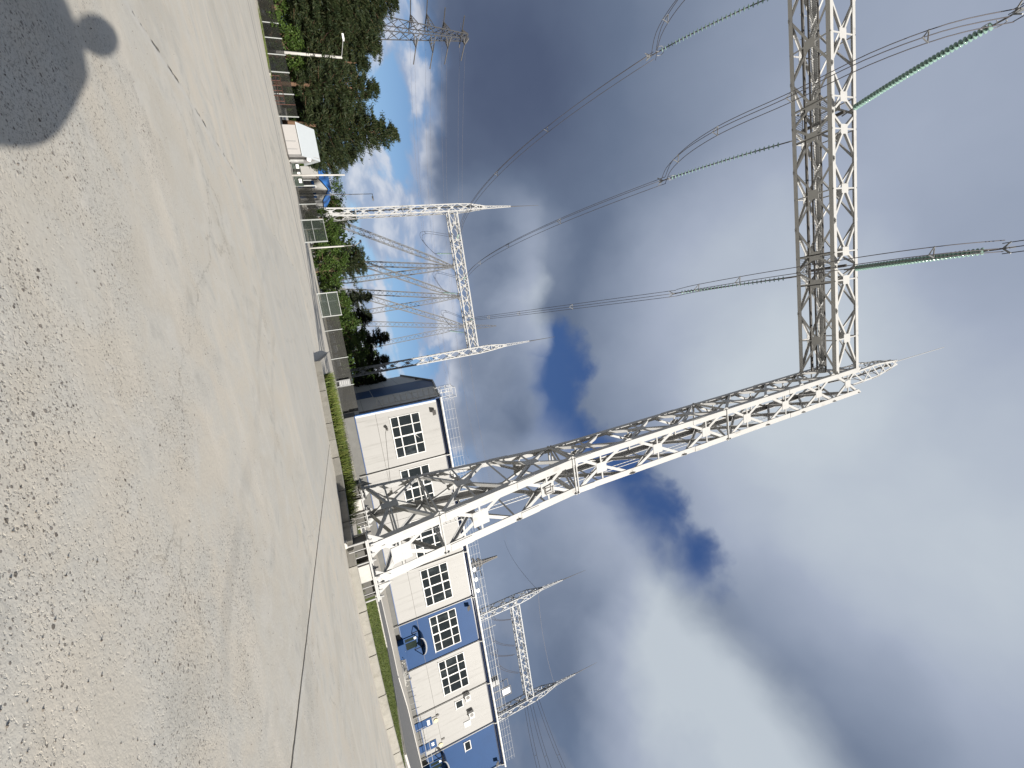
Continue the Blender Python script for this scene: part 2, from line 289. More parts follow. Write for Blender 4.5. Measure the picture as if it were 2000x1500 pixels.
# ------------------------------------------------------------------ mesh building
ORG = {}
class MB:
    def __init__(s): s.v = []; s.f = []; s.n = 0
    def addv(s, vs_, fs):
        o = s.n; s.v.extend([tuple(p) for p in vs_]); s.n += len(vs_); s.f.extend([tuple(i + o for i in f) for f in fs])
    def box(s, a, b):
        x0, y0, z0 = a; x1, y1, z1 = b
        s.addv([(x0, y0, z0), (x1, y0, z0), (x1, y1, z0), (x0, y1, z0), (x0, y0, z1), (x1, y0, z1), (x1, y1, z1), (x0, y1, z1)],
               [(0, 3, 2, 1), (4, 5, 6, 7), (0, 1, 5, 4), (1, 2, 6, 5), (2, 3, 7, 6), (3, 0, 4, 7)])
    def bar(s, a, b, wd, th, n):               # box from a to b; th along n, wd across
        a = Vector(a); b = Vector(b); d = (b - a)
        if d.length < 1e-6: return
        d.normalize(); n = Vector(n); n = (n - d * n.dot(d))
        if n.length < 1e-5: n = d.orthogonal()
        n.normalize(); u = d.cross(n); q = []
        for p in (a, b):
            for i, j in ((-1, -1), (1, -1), (1, 1), (-1, 1)): q.append(p + u * (i * wd / 2) + n * (j * th / 2))
        s.addv(q, [(0, 3, 2, 1), (4, 5, 6, 7), (0, 1, 5, 4), (1, 2, 6, 5), (2, 3, 7, 6), (3, 0, 4, 7)])
    def angle(s, a, b, ex, ey, wd, th=.03):    # L-section whose two legs reach along ex and ey
        a = Vector(a); b = Vector(b); ex = Vector(ex); ey = Vector(ey)
        s.bar(a + ex * wd / 2 + ey * th / 2, b + ex * wd / 2 + ey * th / 2, wd, th, ey)
        o1 = ey * (wd / 2 + th) + ex * th / 2
        s.bar(a + o1, b + o1, wd, th, ex)
    def tube(s, pts, r, k_=6, closed=False, r2=None):
        pts = [Vector(p) for p in pts]; n = len(pts); rings = []
        up = None
        for i, p in enumerate(pts):
            d = (pts[min(i + 1, n - 1)] - pts[max(i - 1, 0)])
            if d.length < 1e-9: d = Vector((0, 0, 1))
            d.normalize()
            if up is None: up = d.orthogonal().normalized()
            up = (up - d * up.dot(d)); up = up.normalized() if up.length > 1e-5 else d.orthogonal().normalized()
            v_ = d.cross(up); rr = r if r2 is None else r + (r2 - r) * i / max(1, n - 1)
            rings.append([p + (up * math.cos(2 * math.pi * j / k_) + v_ * math.sin(2 * math.pi * j / k_)) * rr for j in range(k_)])
        fs = []
        for i in range(n - 1):
            for j in range(k_): fs.append((i * k_ + j, i * k_ + (j + 1) % k_, (i + 1) * k_ + (j + 1) % k_, (i + 1) * k_ + j))
        fs.append(tuple(reversed(range(k_)))); fs.append(tuple(range((n - 1) * k_, n * k_)))
        s.addv([p for r_ in rings for p in r_], fs)
    def prism(s, poly, vec):                   # extrude a polygon (list of points) by vec
        n = len(poly); a = [Vector(p) for p in poly]; vec = Vector(vec); b = [p + vec for p in a]
        s.addv(a + b, [tuple(reversed(range(n))), tuple(range(n, 2 * n))] + [(i, (i + 1) % n, n + (i + 1) % n, n + i) for i in range(n)])
    def sphere(s, c, r, k_=8, sz=1.):
        vs_, fs = [], []
        for i in range(k_ // 2 + 1):
            th = math.pi * i / (k_ // 2)
            for j in range(k_): vs_.append((c[0] + r * math.sin(th) * math.cos(2 * math.pi * j / k_), c[1] + r * math.sin(th) * math.sin(2 * math.pi * j / k_), c[2] + r * sz * math.cos(th)))
        for i in range(k_ // 2):
            for j in range(k_): fs.append((i * k_ + j, (i + 1) * k_ + j, (i + 1) * k_ + (j + 1) % k_, i * k_ + (j + 1) % k_))
        s.addv(vs_, fs)
    def build(s, name, material, parent=None, smooth=False, loc=None):
        o3 = ORG.get(parent.name, Vector()) if parent else Vector(loc or (0, 0, 0))
        me = bpy.data.meshes.new(name); me.from_pydata([(p[0] - o3[0], p[1] - o3[1], p[2] - o3[2]) for p in s.v], [], s.f)
        me.materials.append(M[material] if isinstance(material, str) else material)
        if smooth: me.polygons.foreach_set('use_smooth', [True] * len(me.polygons))
        me.validate(); me.update()
        ob = bpy.data.objects.new(name, me); C.objects.link(ob)
        if parent: ob.parent = parent; ORG[ob.name] = o3
        else: ob.location = o3; ORG[ob.name] = o3
        return ob
def quads_obj(name, V, material, parent=None):
    """V: array (n,4,3) of quad corners in world space, one mesh"""
    o3 = ORG.get(parent.name, Vector()) if parent else Vector()
    V = V.reshape(-1, 3) - np.array(o3); n = len(V) // 4
    me = bpy.data.meshes.new(name); me.vertices.add(len(V)); me.vertices.foreach_set('co', V.astype(np.float32).ravel())
    me.loops.add(len(V)); me.loops.foreach_set('vertex_index', np.arange(len(V), dtype=np.int32)); me.polygons.add(n)
    me.polygons.foreach_set('loop_start', np.arange(0, len(V), 4, dtype=np.int32)); me.polygons.foreach_set('loop_total', np.full(n, 4, np.int32))
    me.materials.append(M[material]); me.update(); me.validate()
    ob = bpy.data.objects.new(name, me); C.objects.link(ob)
    if parent: ob.parent = parent
    ORG[ob.name] = o3; return ob
def tag(o, label=None, cat=None, group=None, kind=None):
    if label: o['label'] = label
    if cat: o['category'] = cat
    if group: o['group'] = group
    if kind: o['kind'] = kind
    return o
def empty(name, loc, label, cat, group=None):
    o = bpy.data.objects.new(name, None); C.objects.link(o); o.location = loc; o.empty_display_size = .3; ORG[o.name] = Vector(loc)
    return tag(o, label, cat, group)

# ------------------------------------------------------------------ ground
def sheet(name, x0, x1, y0, y1, nx, ny, zf, material):
    xs = np.linspace(x0, x1, nx + 1); ys = np.linspace(y0, y1, ny + 1)
    b = MB(); b.addv([(x, y, zf(x, y)) for y in ys for x in xs], [(j * (nx + 1) + i, j * (nx + 1) + i + 1, (j + 1) * (nx + 1) + i + 1, (j + 1) * (nx + 1) + i) for j in range(ny) for i in range(nx)])
    return b.build(name, material)
gb = MB(); gb.addv([(-1500, -600, 0), (1500, -600, 0), (1500, 2400, 0), (-1500, 2400, 0)], [(0, 1, 2, 3)])
tag(gb.build('ground', 'ground'), kind='structure')
def sstep(a, b, x): t = min(1, max(0, (x - a) / (b - a))); return t * t * (3 - 2 * t)
def bank(x, y):
    yt = sstep(34, 53, y); return (1 - yt) * .28 + yt * (sstep(15, 34, x) * .62 + .03)
KERB = [(.86, 26.95), (2.2, 26.1), (3.85, 25.25), (5.05, 24.6), (6.3, 24.1), (7.4, 23.4), (8.5, 21.7), (9.3, 20.2), (10.2, 19.5), (12.88, 19.45), (16.1, 19.45), (18.5, 19.65), (22.1, 20.7), (27, 22.6), (34, 26.0), (60, 38)]
def kerb_y(x):
    for (xa, ya), (xb, yb) in zip(KERB, KERB[1:]):
        if xa <= x <= xb: return ya + (yb - ya) * (x - xa) / (xb - xa)
    return KERB[0][1] if x < KERB[0][0] else KERB[-1][1]
# raised bank behind the kerb, following it
b = MB(); xs = sorted(set(list(np.linspace(.9, 60, 80)) + [p[0] for p in KERB[1:]])); ny = 26; rows = []
for x in xs:
    yk = kerb_y(x) + .2; rows.append([(x, yk + (57.6 - yk) * j / ny, 0) for j in range(ny + 1)])
pts = [(x, y, bank(x, y)) for r_ in rows for x, y, _ in r_]
fs = [(i * (ny + 1) + j, (i + 1) * (ny + 1) + j, (i + 1) * (ny + 1) + j + 1, i * (ny + 1) + j + 1) for i in range(len(xs) - 1) for j in range(ny)]
sk = [(x, y, -.1) for x, y, _ in rows[0]]; o = len(pts); pts += sk
fs += [(j, j + 1, o + j + 1, o + j) for j in range(ny)]
b.addv(pts, fs); tag(b.build('pavement', 'pave'), kind='structure')
# kerb stones
b = MB()
def kpt(t):        # point at arc length along the kerb line
    for (xa, ya), (xb, yb) in zip(KERB, KERB[1:]):
        l = math.hypot(xb - xa, yb - ya)
        if t <= l: return Vector((xa + (xb - xa) * t / l, ya + (yb - ya) * t / l, 0))
        t -= l
    return Vector((*KERB[-1], 0))
t = 0.
while t < 44:
    L = 2.35 if t > 9 else 2.0
    hh = .36 + random.uniform(-.012, .012); a_ = kpt(t + .02); e_ = kpt(t + L - .03)
    sub = [a_, kpt(t + L * .5), e_] if L > 1 else [a_, e_]
    for p, q_ in zip(sub, sub[1:]):
        d = (q_ - p).normalized(); nrm = Vector((-d.y, d.x, 0)); off = Vector((0, random.uniform(-.012, .012), 0))
        base = [p + off, q_ + off, q_ + nrm * .2 + off, p + nrm * .2 + off]
        lo = [v_ + Vector((0, 0, -.1)) for v_ in base]; mid_ = [v_ + Vector((0, 0, hh - .04)) for v_ in base]
        top = [base[0] + nrm * .035 + Vector((0, 0, hh)), base[1] + nrm * .035 + Vector((0, 0, hh)), base[2] + Vector((0, 0, hh)), base[3] + Vector((0, 0, hh))]
        b.addv(lo + mid_ + top, [(0, 1, 5, 4), (4, 5, 9, 8), (1, 2, 6, 5), (5, 6, 10, 9), (2, 3, 7, 6), (6, 7, 11, 10), (3, 0, 4, 7), (7, 4, 8, 11), (8, 9, 10, 11)])
    t += L
tag(b.build('kerb', 'kerb'), kind='structure')
# asphalt path along the building side, with pale edging
PATH = [(11.5, 31.4), (21.2, 31.6), (23.9, 31.4), (24.9, 29.4), (25.4, 27.2), (27, 25.2), (34, 28.6), (60, 41), (60, 50), (42, 44.8), (34.2, 40.4), (31.3, 40.9), (20, 41.5), (11.5, 41.5)]
def flat(poly, z, name, material, kind='structure'):
    bm = bmesh.new(); vs_ = [bm.verts.new((x, y, 0)) for x, y in poly]; bm.faces.new(vs_); bmesh.ops.triangulate(bm, faces=bm.faces[:])
    bmesh.ops.subdivide_edges(bm, edges=bm.edges[:], cuts=5, use_grid_fill=True)
    for v_ in bm.verts: v_.co.z = bank(v_.co.x, v_.co.y) + z
    bmesh.ops.recalc_face_normals(bm, faces=bm.faces[:])
    me = bpy.data.meshes.new(name); bm.to_mesh(me); bm.free(); me.materials.append(M[material])
    if me.polygons[0].normal.z < 0: me.flip_normals()
    ob = bpy.data.objects.new(name, me); C.objects.link(ob); return tag(ob, kind=kind)
flat(PATH, .03, 'path', 'asphalt')
b = MB()
for a_, c_ in zip(PATH[:7], PATH[1:8]):
    n_ = 4
    for i in range(n_):
        p = Vector((*a_, 0)).lerp(Vector((*c_, 0)), i / n_); q_ = Vector((*a_, 0)).lerp(Vector((*c_, 0)), (i + 1) / n_)
        p.z = bank(p.x, p.y) + .05; q_.z = bank(q_.x, q_.y) + .05; b.bar(p, q_, .16, .12, (0, 0, 1))
tag(b.build('path_edging', 'conc'), kind='structure')
b = MB()
for a_, c_ in zip(PATH[7:13], PATH[8:14]):
    p = Vector((*a_, bank(*a_) + .04)); q_ = Vector((*c_, bank(*c_) + .04)); b.bar(p, q_, .5, .12, (0, 0, 1))
tag(b.build('path_strip', 'conc'), kind='structure')

# grass: blades ------------------------------------------------------------
def blades(name, pts, hmin, hmax, wd, material, lean=.35):
    n = len(pts); p = np.array(pts); h = rng.uniform(hmin, hmax, n); a = rng.uniform(0, 2 * np.pi, n); l = rng.uniform(-lean, lean, (n, 2)) * h[:, None]
    V = np.zeros((n, 4, 3)); dx = np.cos(a) * wd; dy = np.sin(a) * wd
    V[:, 0] = p; V[:, 1] = p; V[:, 0, 0] -= dx; V[:, 0, 1] -= dy; V[:, 1, 0] += dx; V[:, 1, 1] += dy
    V[:, 2] = p; V[:, 2, :2] += l; V[:, 2, 2] += h; V[:, 3] = V[:, 2]; V[:, 2, 0] += dx * .25; V[:, 3, 0] -= dx * .25
    V[:, :2, 2] -= .03
    return tag(quads_obj(name, V, material), kind='stuff')
tall = []
while len(tall) < 9000:
    x = random.uniform(1.9, 9.4); y0 = kerb_y(x) + .22; y = y0 + random.random() ** 1.3 * (6.5 if x < 7.5 else 9.0)
    if y > 24.2 + 6.5 and x < 5 + 0: continue
    if x > 8.6 and y < 28.0 and 9.0 < x: continue
    if random.random() < .35 and y > y0 + 4: continue
    tall.append((x, y, bank(x, y)))
blades('tall_grass', tall, .18, .62, .016, 'grass')
edge = [(x, kerb_y(x) + .3 + random.random() * .5, .27) for x in np.random.default_rng(3).uniform(8.8, 14, 500)]
blades('verge_grass', edge, .05, .2, .012, 'grass')
lawn = []
while len(lawn) < 34000:
    x = random.uniform(11.8, 25.3); y = random.uniform(kerb_y(x) + .25, 31.3)
    if x < 12.6 and y < 30.2 and y > 19.9: continue
    if x > 22 and y < kerb_y(x) + .3: continue
    if x > 23.9 and y > 31.4 - (x - 23.9) * 2.8: continue
    lawn.append((x, y, bank(x, y)))
blades('lawn_grass', lawn, .03, .10, .014, 'lawn', .6)
lawnbase = [(11.9, 19.75), (18.5, 19.95), (22.1, 21.0), (25.2, 22.3), (25.6, 25.5), (25.2, 27.2), (24.7, 29.4), (23.8, 31.2), (11.9, 31.3)]
flat(lawnbase, .008, 'lawn_soil', 'lawn')
flat([(1.6, 26.9), (3.9, 25.6), (6.3, 24.5), (8.6, 22.1), (9.2, 21.2), (9.0, 30), (6.5, 32.5), (2.2, 32.5)], .006, 'bank_soil', 'grass')
b = MB()
for p in ((715, 1231),):
    c0 = G(*p, .02)
    for i in range(14):
        a = random.uniform(0, 6.28); b.tube([c0, c0 + Vector((math.cos(a) * .12, math.sin(a) * .08 - .03, .10 + random.random() * .1)), c0 + Vector((math.cos(a) * .24, math.sin(a) * .16 - .04, .10 + random.random() * .12))], .012, 4, r2=.003)
tag(b.build('weed_plant', 'grass', loc=tuple(G(715, 1231, 0))), 'small spiky weed growing from a joint of the right kerb', 'plant')
# loose stones on the near concrete
b = MB()
for i in range(1500):
    y = 2.4 + random.random() ** 1.6 * 9; x = random.uniform(-.75 * y - .3, .85 * y + .3)
    if random.random() > .35 + .65 * (math.sin(x * 1.7 + 2) * math.sin(y * 1.3) > -.1): continue
    r_ = random.choice((.003, .004, .005, .006, .008)) * random.uniform(.7, 1.3)
    vs_ = [Vector((random.gauss(0, 1), random.gauss(0, 1), random.gauss(0, .6))).normalized() for _ in range(1)]
    q_ = [Vector(v_) for v_ in ((1, 0, 0), (-.3, .9, 0), (-.8, -.5, 0), (.1, -.8, .1), (.1, .1, .75), (0, 0, -.4))]
    rot = Matrix.Rotation(random.uniform(0, 6.28), 3, 'Z')
    b.addv([Vector((x, y, r_ * .25)) + rot @ (v_ * r_ * random.uniform(.8, 1.2)) for v_ in q_], [(0, 1, 4), (1, 2, 4), (2, 3, 4), (3, 0, 4), (1, 0, 5), (2, 1, 5), (3, 2, 5), (0, 3, 5)])
tag(b.build('gravel', mat('loose_stone', (.16, .14, .12), .95, .5, 40.)), kind='stuff')

# ------------------------------------------------------------------ lattice gantries
COL_LV = [(1.01, 9.80, 11.95, 20.20, 28.88), (14.12, 9.53, 11.93, 22.52, 25.90), (45.44, 9.18, 11.65, 22.98, 26.25)]
GUS_Z = [2.44, 6.99, 11.72, 16.09, 20.99, 25.78, 30.28, 34.97, 39.47]
def lev(lvs, z):
    for a, c in zip(lvs, lvs[1:]):
        if z <= c[0]: break
    t = (z - a[0]) / (c[0] - a[0]); return [a[i] + (c[i] - a[i]) * t for i in range(1, 5)]
def column(lvs, gz, zend, parent, chord, brace, plate, material='white', fine=True):
    """four angle chords, crossed bracing with a plate and a thin post at every crossing, on all four faces"""
    mc, mb_, mp = MB(), MB(), MB()
    zs = [l[0] for l in lvs]
    for ix, iy in ((0, 2), (1, 2), (0, 3), (1, 3)):
        ex = (1 if ix == 0 else -1, 0, 0); ey = (0, 1 if iy == 2 else -1, 0)
        for a, c in zip(lvs, lvs[1:]):
            A = Vector((a[1 + ix], a[1 + iy], a[0])); B_ = Vector((c[1 + ix], c[1 + iy], c[0]))
            mc.angle(A, B_, ex, ey, chord if a is lvs[0] else chord * .86, chord * .09)
        if fine:     # splice plates where chord lengths meet
            for zz in (5., 9.6, 14.1, 24.5, 35.5):
                q_ = lev(lvs, zz); q2 = lev(lvs, zz + 1.3); A = Vector((q_[ix], q_[iy], zz)); B_ = Vector((q2[ix], q2[iy], zz + 1.3)); exv, eyv = Vector(ex), Vector(ey)
                mc.bar(A + exv * chord * .42 - eyv * .015, B_ + exv * chord * .42 - eyv * .015, chord * .8, .03, ey); mc.bar(A + eyv * chord * .42 - exv * .015, B_ + eyv * chord * .42 - exv * .015, chord * .8, .03, ex)
    nodes = [lvs[0][0] + .25] + [(a + c) / 2 for a, c in zip(gz, gz[1:])] + [zend]
    for face in range(4):
        def cor(z, side):
            X0, X1, Y0, Y1 = lev(lvs, z)
            if face == 0: return Vector((X0 if side == 0 else X1, Y0, z))
            if face == 1: return Vector((X0 if side == 0 else X1, Y1, z))
            if face == 2: return Vector((X0, Y0 if side == 0 else Y1, z))
            return Vector((X1, Y0 if side == 0 else Y1, z))
        nrm = Vector(((0, -1, 0), (0, 1, 0), (-1, 0, 0), (1, 0, 0))[face]); ins = -nrm * .05
        for i, z in enumerate(gz):
            c0, c1 = cor(z, 0), cor(z, 1); ctr = (c0 + c1) / 2 + ins
            for nz in (nodes[i], nodes[i + 1]):
                for sd in (0, 1): mb_.angle(ctr, cor(nz, sd) + ins, (nrm.cross(Vector((0, 0, 1)))), -nrm, brace, .02) if fine else mb_.bar(ctr, cor(nz, sd) + ins, brace, brace * .5, nrm)
            mb_.bar(c0 + ins, c1 + ins, brace * .55, brace * .35, nrm)
            if fine and z < 14: mb_.bar(cor(nodes[i + 1], 0) + ins, cor(nodes[i + 1], 1) + ins, brace * .5, brace * .3, nrm) if face > 1 else None
            u = (c1 - c0).normalized(); up = (cor(z + .5, 0) + cor(z + .5, 1) - c0 - c1).normalized(); p = plate if z < 12.5 else plate * .8
            q_ = [ctr + nrm * .03 + u * p * .5 * sx + up * p * .58 * sy for sx, sy in ((-1, -1), (1, -1), (1, 1), (-1, 1))]
            mp.prism(q_, nrm * -.03)
            for sd in (0, 1):                      # node plates on the chords
                nz = nodes[i + 1]; cc = cor(nz, sd); s_ = u if sd == 0 else -u; up2 = (cor(nz + .3, sd) - cor(nz - .3, sd)).normalized()
                mp.prism([cc + nrm * .0 + ins * .6 + s_ * .05 - up2 * p * .5, cc + ins * .6 + s_ * p * .42 - up2 * p * .14, cc + ins * .6 + s_ * p * .42 + up2 * p * .14, cc + ins * .6 + s_ * .05 + up2 * p * .5], nrm * .02)
    # horizontal diaphragms
    for z in (nodes[1], nodes[3], 14.12, nodes[6]):
        X0, X1, Y0, Y1 = lev(lvs, z); q_ = [Vector((X0, Y0, z)), Vector((X1, Y0, z)), Vector((X1, Y1, z)), Vector((X0, Y1, z))]
        for a, c in ((0, 2), (1, 3), (0, 1), (1, 2), (2, 3), (3, 0)): mb_.bar(q_[a], q_[c], brace * .8, brace * .4, (0, 0, 1))
    ob = mc.build('column', material, parent); mb_.addv(mp.v, mp.f); mb_.build('bracing', material, ob); return ob
def beam(x0, x1, gx, z0, z1, y0, y1, parent, chord, brace, plate, material='white', fine=True):
    mc, mb_, mp = MB(), MB(), MB()
    for z, ez in ((z0, 1), (z1, -1)):
        for y, ey in ((y0, 1), (y1, -1)): mc.angle((x0, y, z), (x1, y, z), (0, ey, 0), (0, 0, ez), chord, chord * .1)
    nodes = [x0] + [(a + c) / 2 for a, c in zip(gx, gx[1:])] + [x1]
    for face in range(4):
        def cor(x, sd): return Vector(((x, y0, (z0, z1)[sd]), (x, y1, (z0, z1)[sd]), (x, (y0, y1)[sd], z0), (x, (y0, y1)[sd], z1))[face])
        nrm = Vector(((0, -1, 0), (0, 1, 0), (0, 0, -1), (0, 0, 1))[face]); ins = -nrm * .05
        for i, x in enumerate(gx):
            c0, c1 = cor(x, 0), cor(x, 1); ctr = (c0 + c1) / 2 + ins
            for nx in (nodes[i], nodes[i + 1]):
                for sd in (0, 1): mb_.angle(ctr, cor(nx, sd) + ins, nrm.cross(Vector((1, 0, 0))), -nrm, brace, .02) if fine else mb_.bar(ctr, cor(nx, sd) + ins, brace, brace * .5, nrm)
            mb_.bar(c0 + ins, c1 + ins, brace * .6, brace * .35, nrm)
            u = (c1 - c0).normalized(); p = plate
            mp.prism([ctr + nrm * .03 + Vector((sx * p * .42, 0, 0)) + u * p * .5 * sy for sx, sy in ((-1, -1), (1, -1), (1, 1), (-1, 1))], nrm * -.03)
            for sd in (0, 1):
                cc = cor(nodes[i + 1], sd) + ins * .6; s_ = u if sd == 0 else -u; X_ = Vector((1, 0, 0))
                mp.prism([cc + s_ * .04 - X_ * p * .45, cc + s_ * p * .36 - X_ * p * .12, cc + s_ * p * .36 + X_ * p * .12, cc + s_ * .04 + X_ * p * .45], nrm * .02)
    ob = mc.build('beam', material, parent); mb_.addv(mp.v, mp.f); mb_.build('bracing', material, ob); return ob
def mirror_lv(lvs, dx): return [(z, a + dx, c + dx, d, e) for z, a, c, d, e in lvs]
GX = [6.15, .93, -1.53, -6.8, -11.55, -14.05, -18.8, -24.1, -26.5, -31.75]
PHASE = [-.30, -12.8, -25.3]
def gantry(name, label, x_span, short_spire, spires, material='white', fine=True, group='white lattice gantries'):
    """the full-size frame, right column round x = 10.7; built where it stands"""
    org = (10.7 - x_span / 2, 24.6, 0)
    t = empty(name, org, label, 'gantry', group)
    chord, brace, plate = (.46, .19, .86) if fine else (.40, .17, .85)
    lat = (0, -x_span)
    for dx in lat:
        lv = mirror_lv(COL_LV, dx)
        column(lv, GUS_Z + [43.75], 45.44, t, chord, brace, plate, material, fine)
    gx = [g for g in GX]
    s_ = (x_span - 2.35) / (47.0 - 2.35); gx = [9.3 + (g - 9.3) * s_ for g in gx]
    beam(11.65 - 2.4, 11.65 - 2.4 - (x_span - 2.35), gx, 42.12, 45.4, 22.98, 26.25, t, .34, .175 if fine else .17, .9 if fine else .85, material, fine)
    # base plates with fins and holding-down bolts
    if fine:
        for dx in lat:
            for X in (9.80 + dx, 11.95 + dx):
                for Y in (20.2, 28.88):
                    sx = 1 if X == 9.80 + dx else -1; sy = 1 if Y < 25 else -1; mp = MB(); cx, cy = X + sx * .1, Y + sy * .1
                    mp.box((cx - .62, cy - .55, .98), (cx + .62, cy + .55, 1.04))
                    for fx in (-1, 1): mp.prism([(cx + fx * .18, cy - .012, 1.05), (cx + fx * .6, cy - .012, 1.05), (cx + fx * .6, cy - .012, 1.12), (cx + fx * .18, cy - .012, 1.75)], (0, .024, 0))
                    fo = mp.build('base_plate', material, t)
                    for bx, by, r_ in ((-.52, -.46, .05), (-.2, -.48, .028), (.16, -.48, .028), (.52, -.46, .05), (-.52, .46, .04), (0, .48, .03), (.52, .46, .04)):
                        mbolt = MB(); mbolt.tube([(cx + bx, cy + by, .12), (cx + bx, cy + by, 1.22)], r_, 6); mbolt.tube([(cx + bx, cy + by, 1.04), (cx + bx, cy + by, 1.10)], r_ * 2, 6); mbolt.build('anchor_bolt', material, fo)
    else:
        for dx in lat:
            for X in (9.80 + dx, 11.95 + dx):
                for Y in (20.2, 28.88): fb = MB(); fb.box((X - .7, Y - .6, -.2), (X + .7, Y + .6, 1.06)); fb.build('base_block', 'conc', t)
    # tops
    for dx in lat:
        ms = MB(); X0, X1, Y0, Y1 = 9.18 + dx, 11.65 + dx, 22.98, 26.25; cx, cy = (X0 + X1) / 2, (Y0 + Y1) / 2
        X0n, X1n = X0 + .25, X1 - .1
        if short_spire: lvt = [(45.5, X0n + .3, X1n - .6, Y0 + .5, Y1 - .5), (50., cx - .75, cx + .62, cy - .8, cy + .8), (54.6, cx - .3, cx + .2, cy - .3, cy + .3)]; gz = [46.6, 48.2, 49.8, 51.2, 52.5, 53.8]
        else: lvt = [(45.5, X0, X1, Y0, Y1), (50.2, X0 + .1, X1 - .35, Y0 + .2, Y1 - .2), (56., cx - .46, cx + .36, cy - .42, cy + .42)]; gz = [47.9, 52.2, 54.8]
        cw = .16 if short_spire else (.22 if fine else .3)
        for ix, iy in ((0, 2), (1, 2), (0, 3), (1, 3)):
            for a, c in zip(lvt, lvt[1:]): ms.angle((a[1 + ix], a[1 + iy], a[0]), (c[1 + ix], c[1 + iy], c[0]), (1 if ix == 0 else -1, 0, 0), (0, 1 if iy == 2 else -1, 0), cw, .02)
        nd = [45.5] + [(a + c) / 2 for a, c in zip(gz, gz[1:])] + [lvt[-1][0]]
        for i, z in enumerate(gz):
            for face in range(4):
                def cor(z, sd):
                    q_ = lev(lvt, z); return Vector(((q_[sd], q_[2], z), (q_[sd], q_[3], z), (q_[0], q_[2 + sd], z), (q_[1], q_[2 + sd], z))[face])
                nrm = ((0, -1, 0), (0, 1, 0), (-1, 0, 0), (1, 0, 0))[face]
                if short_spire: ms.bar(cor(nd[i], 0), cor(nd[i + 1], 1) if i % 2 else cor(nd[i + 1], 0), cw * .6, .03, nrm); ms.bar(cor(nd[i], i % 2), cor(nd[i + 1], 1 - i % 2), cw * .7, .03, nrm)
                else: ms.bar(cor(nd[i], 0), cor(nd[i + 1], 1), cw * .7, .06, nrm); ms.bar(cor(nd[i], 1), cor(nd[i + 1], 0), cw * .7, .06, nrm); ms.bar(cor(nd[i + 1], 0), cor(nd[i + 1], 1), cw * .7, .06, nrm)
        if spires: ob = ms.build('spire', 'white' if short_spire else material, t)
        zt = lvt[-1][0]
        if spires == 2:                             # slim lattice mast above the spire
            mm = MB(); za, zb_ = zt, 65.2; h0, h1 = .38, .14
            for sx in (-1, 1):
                for sy in (-1, 1): mm.bar((cx - .05 + sx * h0, cy + sy * h0, za), (cx - .05 + sx * h1, cy + sy * h1, zb_),   .13, .13, (1, 0, 0))
            n_ = 9
            for i in range(n_):
                z0_, z1_ = za + (zb_ - za) * i / n_, za + (zb_ - za) * (i + 1) / n_; a, c = h0 + (h1 - h0) * i / n_, h0 + (h1 - h0) * (i + 1) / n_; s2 = 1 if i % 2 else -1
                for sy in (-1, 1): mm.bar((cx - .05 - a * s2, cy + sy * a, z0_), (cx - .05 + c * s2, cy + sy * c, z1_), .085, .07, (0, 1, 0)); mm.bar((cx - .05 + sy * a, cy - a * s2, z0_), (cx - .05 + sy * c, cy + c * s2, z1_), .085, .07, (1, 0, 0))
            mm.build('mast', material, t); zt = zb_
        if spires: rb = MB(); rb.tube([(cx - .05, cy, zt - .2), (cx - .05, cy, zt + (10 if spires == 1 else 5)), (cx - .05, cy, zt + (9.8 if spires == 1 else 10.8))], .045 if spires == 1 else .16, 6, r2=.02 if spires == 1 else .05); rb.build('lightning_rod', 'galvl' if spires == 1 else 'dark', t)
    return t
def scale_tree(o, s, loc):
    o.scale = (s, s, s); o.location = loc
near = gantry('lattice_gantry', 'huge white lattice gantry close by, its bolted feet standing behind the right kerb', 47.0, True, 1)
# what hangs on the near beam: walkway, handrails, platforms
wk, hr, ch = MB(), MB(), MB()
for i in range(340): x = 9.0 - i * .132; wk.box((x, 24.05, 42.38), (x + .035, 24.75, 42.42))
for y in (24.03, 24.78): ch.box((-36, y - .035, 42.28), (9.1, y + .035, 42.46))
ch.box((-36, 25.2, 42.3), (9.1, 25.32, 42.5))
for y in (25.5,):
    for z in (43.0, 43.55): hr.tube([(9.1, y, z), (-36, y, z)], .018, 4)
    for i in range(24): hr.tube([(8.8 - i * 1.9, y, 42.4), (8.8 - i * 1.9, y, 43.6)], .018, 4)
for xc in PHASE:
    for ya_, yb_ in ((22.99, 24.0), (25.4, 26.2)):
        w2 = MB()
        for i in range(16): x = xc - 1.1 + i * .14; w2.box((x, ya_, 42.3), (x + .035, yb_, 42.34))
        for yy in (ya_, yb_ - .04): w2.box((xc - 1.1, yy, 42.27), (xc + 1.1, yy + .04, 42.30))
        w2.build('platform_grating', 'galv', near)
    for x in (xc - 1.3, xc + 1.3): ch.box((x - .07, 22.99, 42.14), (x + .07, 26.24, 42.3))
    ch.box((xc - .12, 22.9, 43.5), (xc + .12, 26.3, 43.68))
wo = wk.build('walkway_grating', 'galv', near); ch.build('walkway_joist', 'dark', wo); hr.build('handrail', 'galvl', wo)
lb = MB()                                           # ladder up the far side of the column and a small sign bracket
for y in (24.2, 24.65): lb.tube([(12.0, y, 1.2), (11.75, y, 45)], .025, 4)
for i in range(146): lb.tube([(12.0 - .25 * i * .3 / 44, 24.2, 1.3 + i * .3), (12.0 - .25 * i * .3 / 44, 24.65, 1.3 + i * .3)], .012, 4)
lb.build('ladder', 'galvl', near)
sb = MB()
for z in (11.5, 12.0): sb.bar((10.6, 21.98, z), (11.1, 21.98, z), .05, .05, (0, 1, 0))
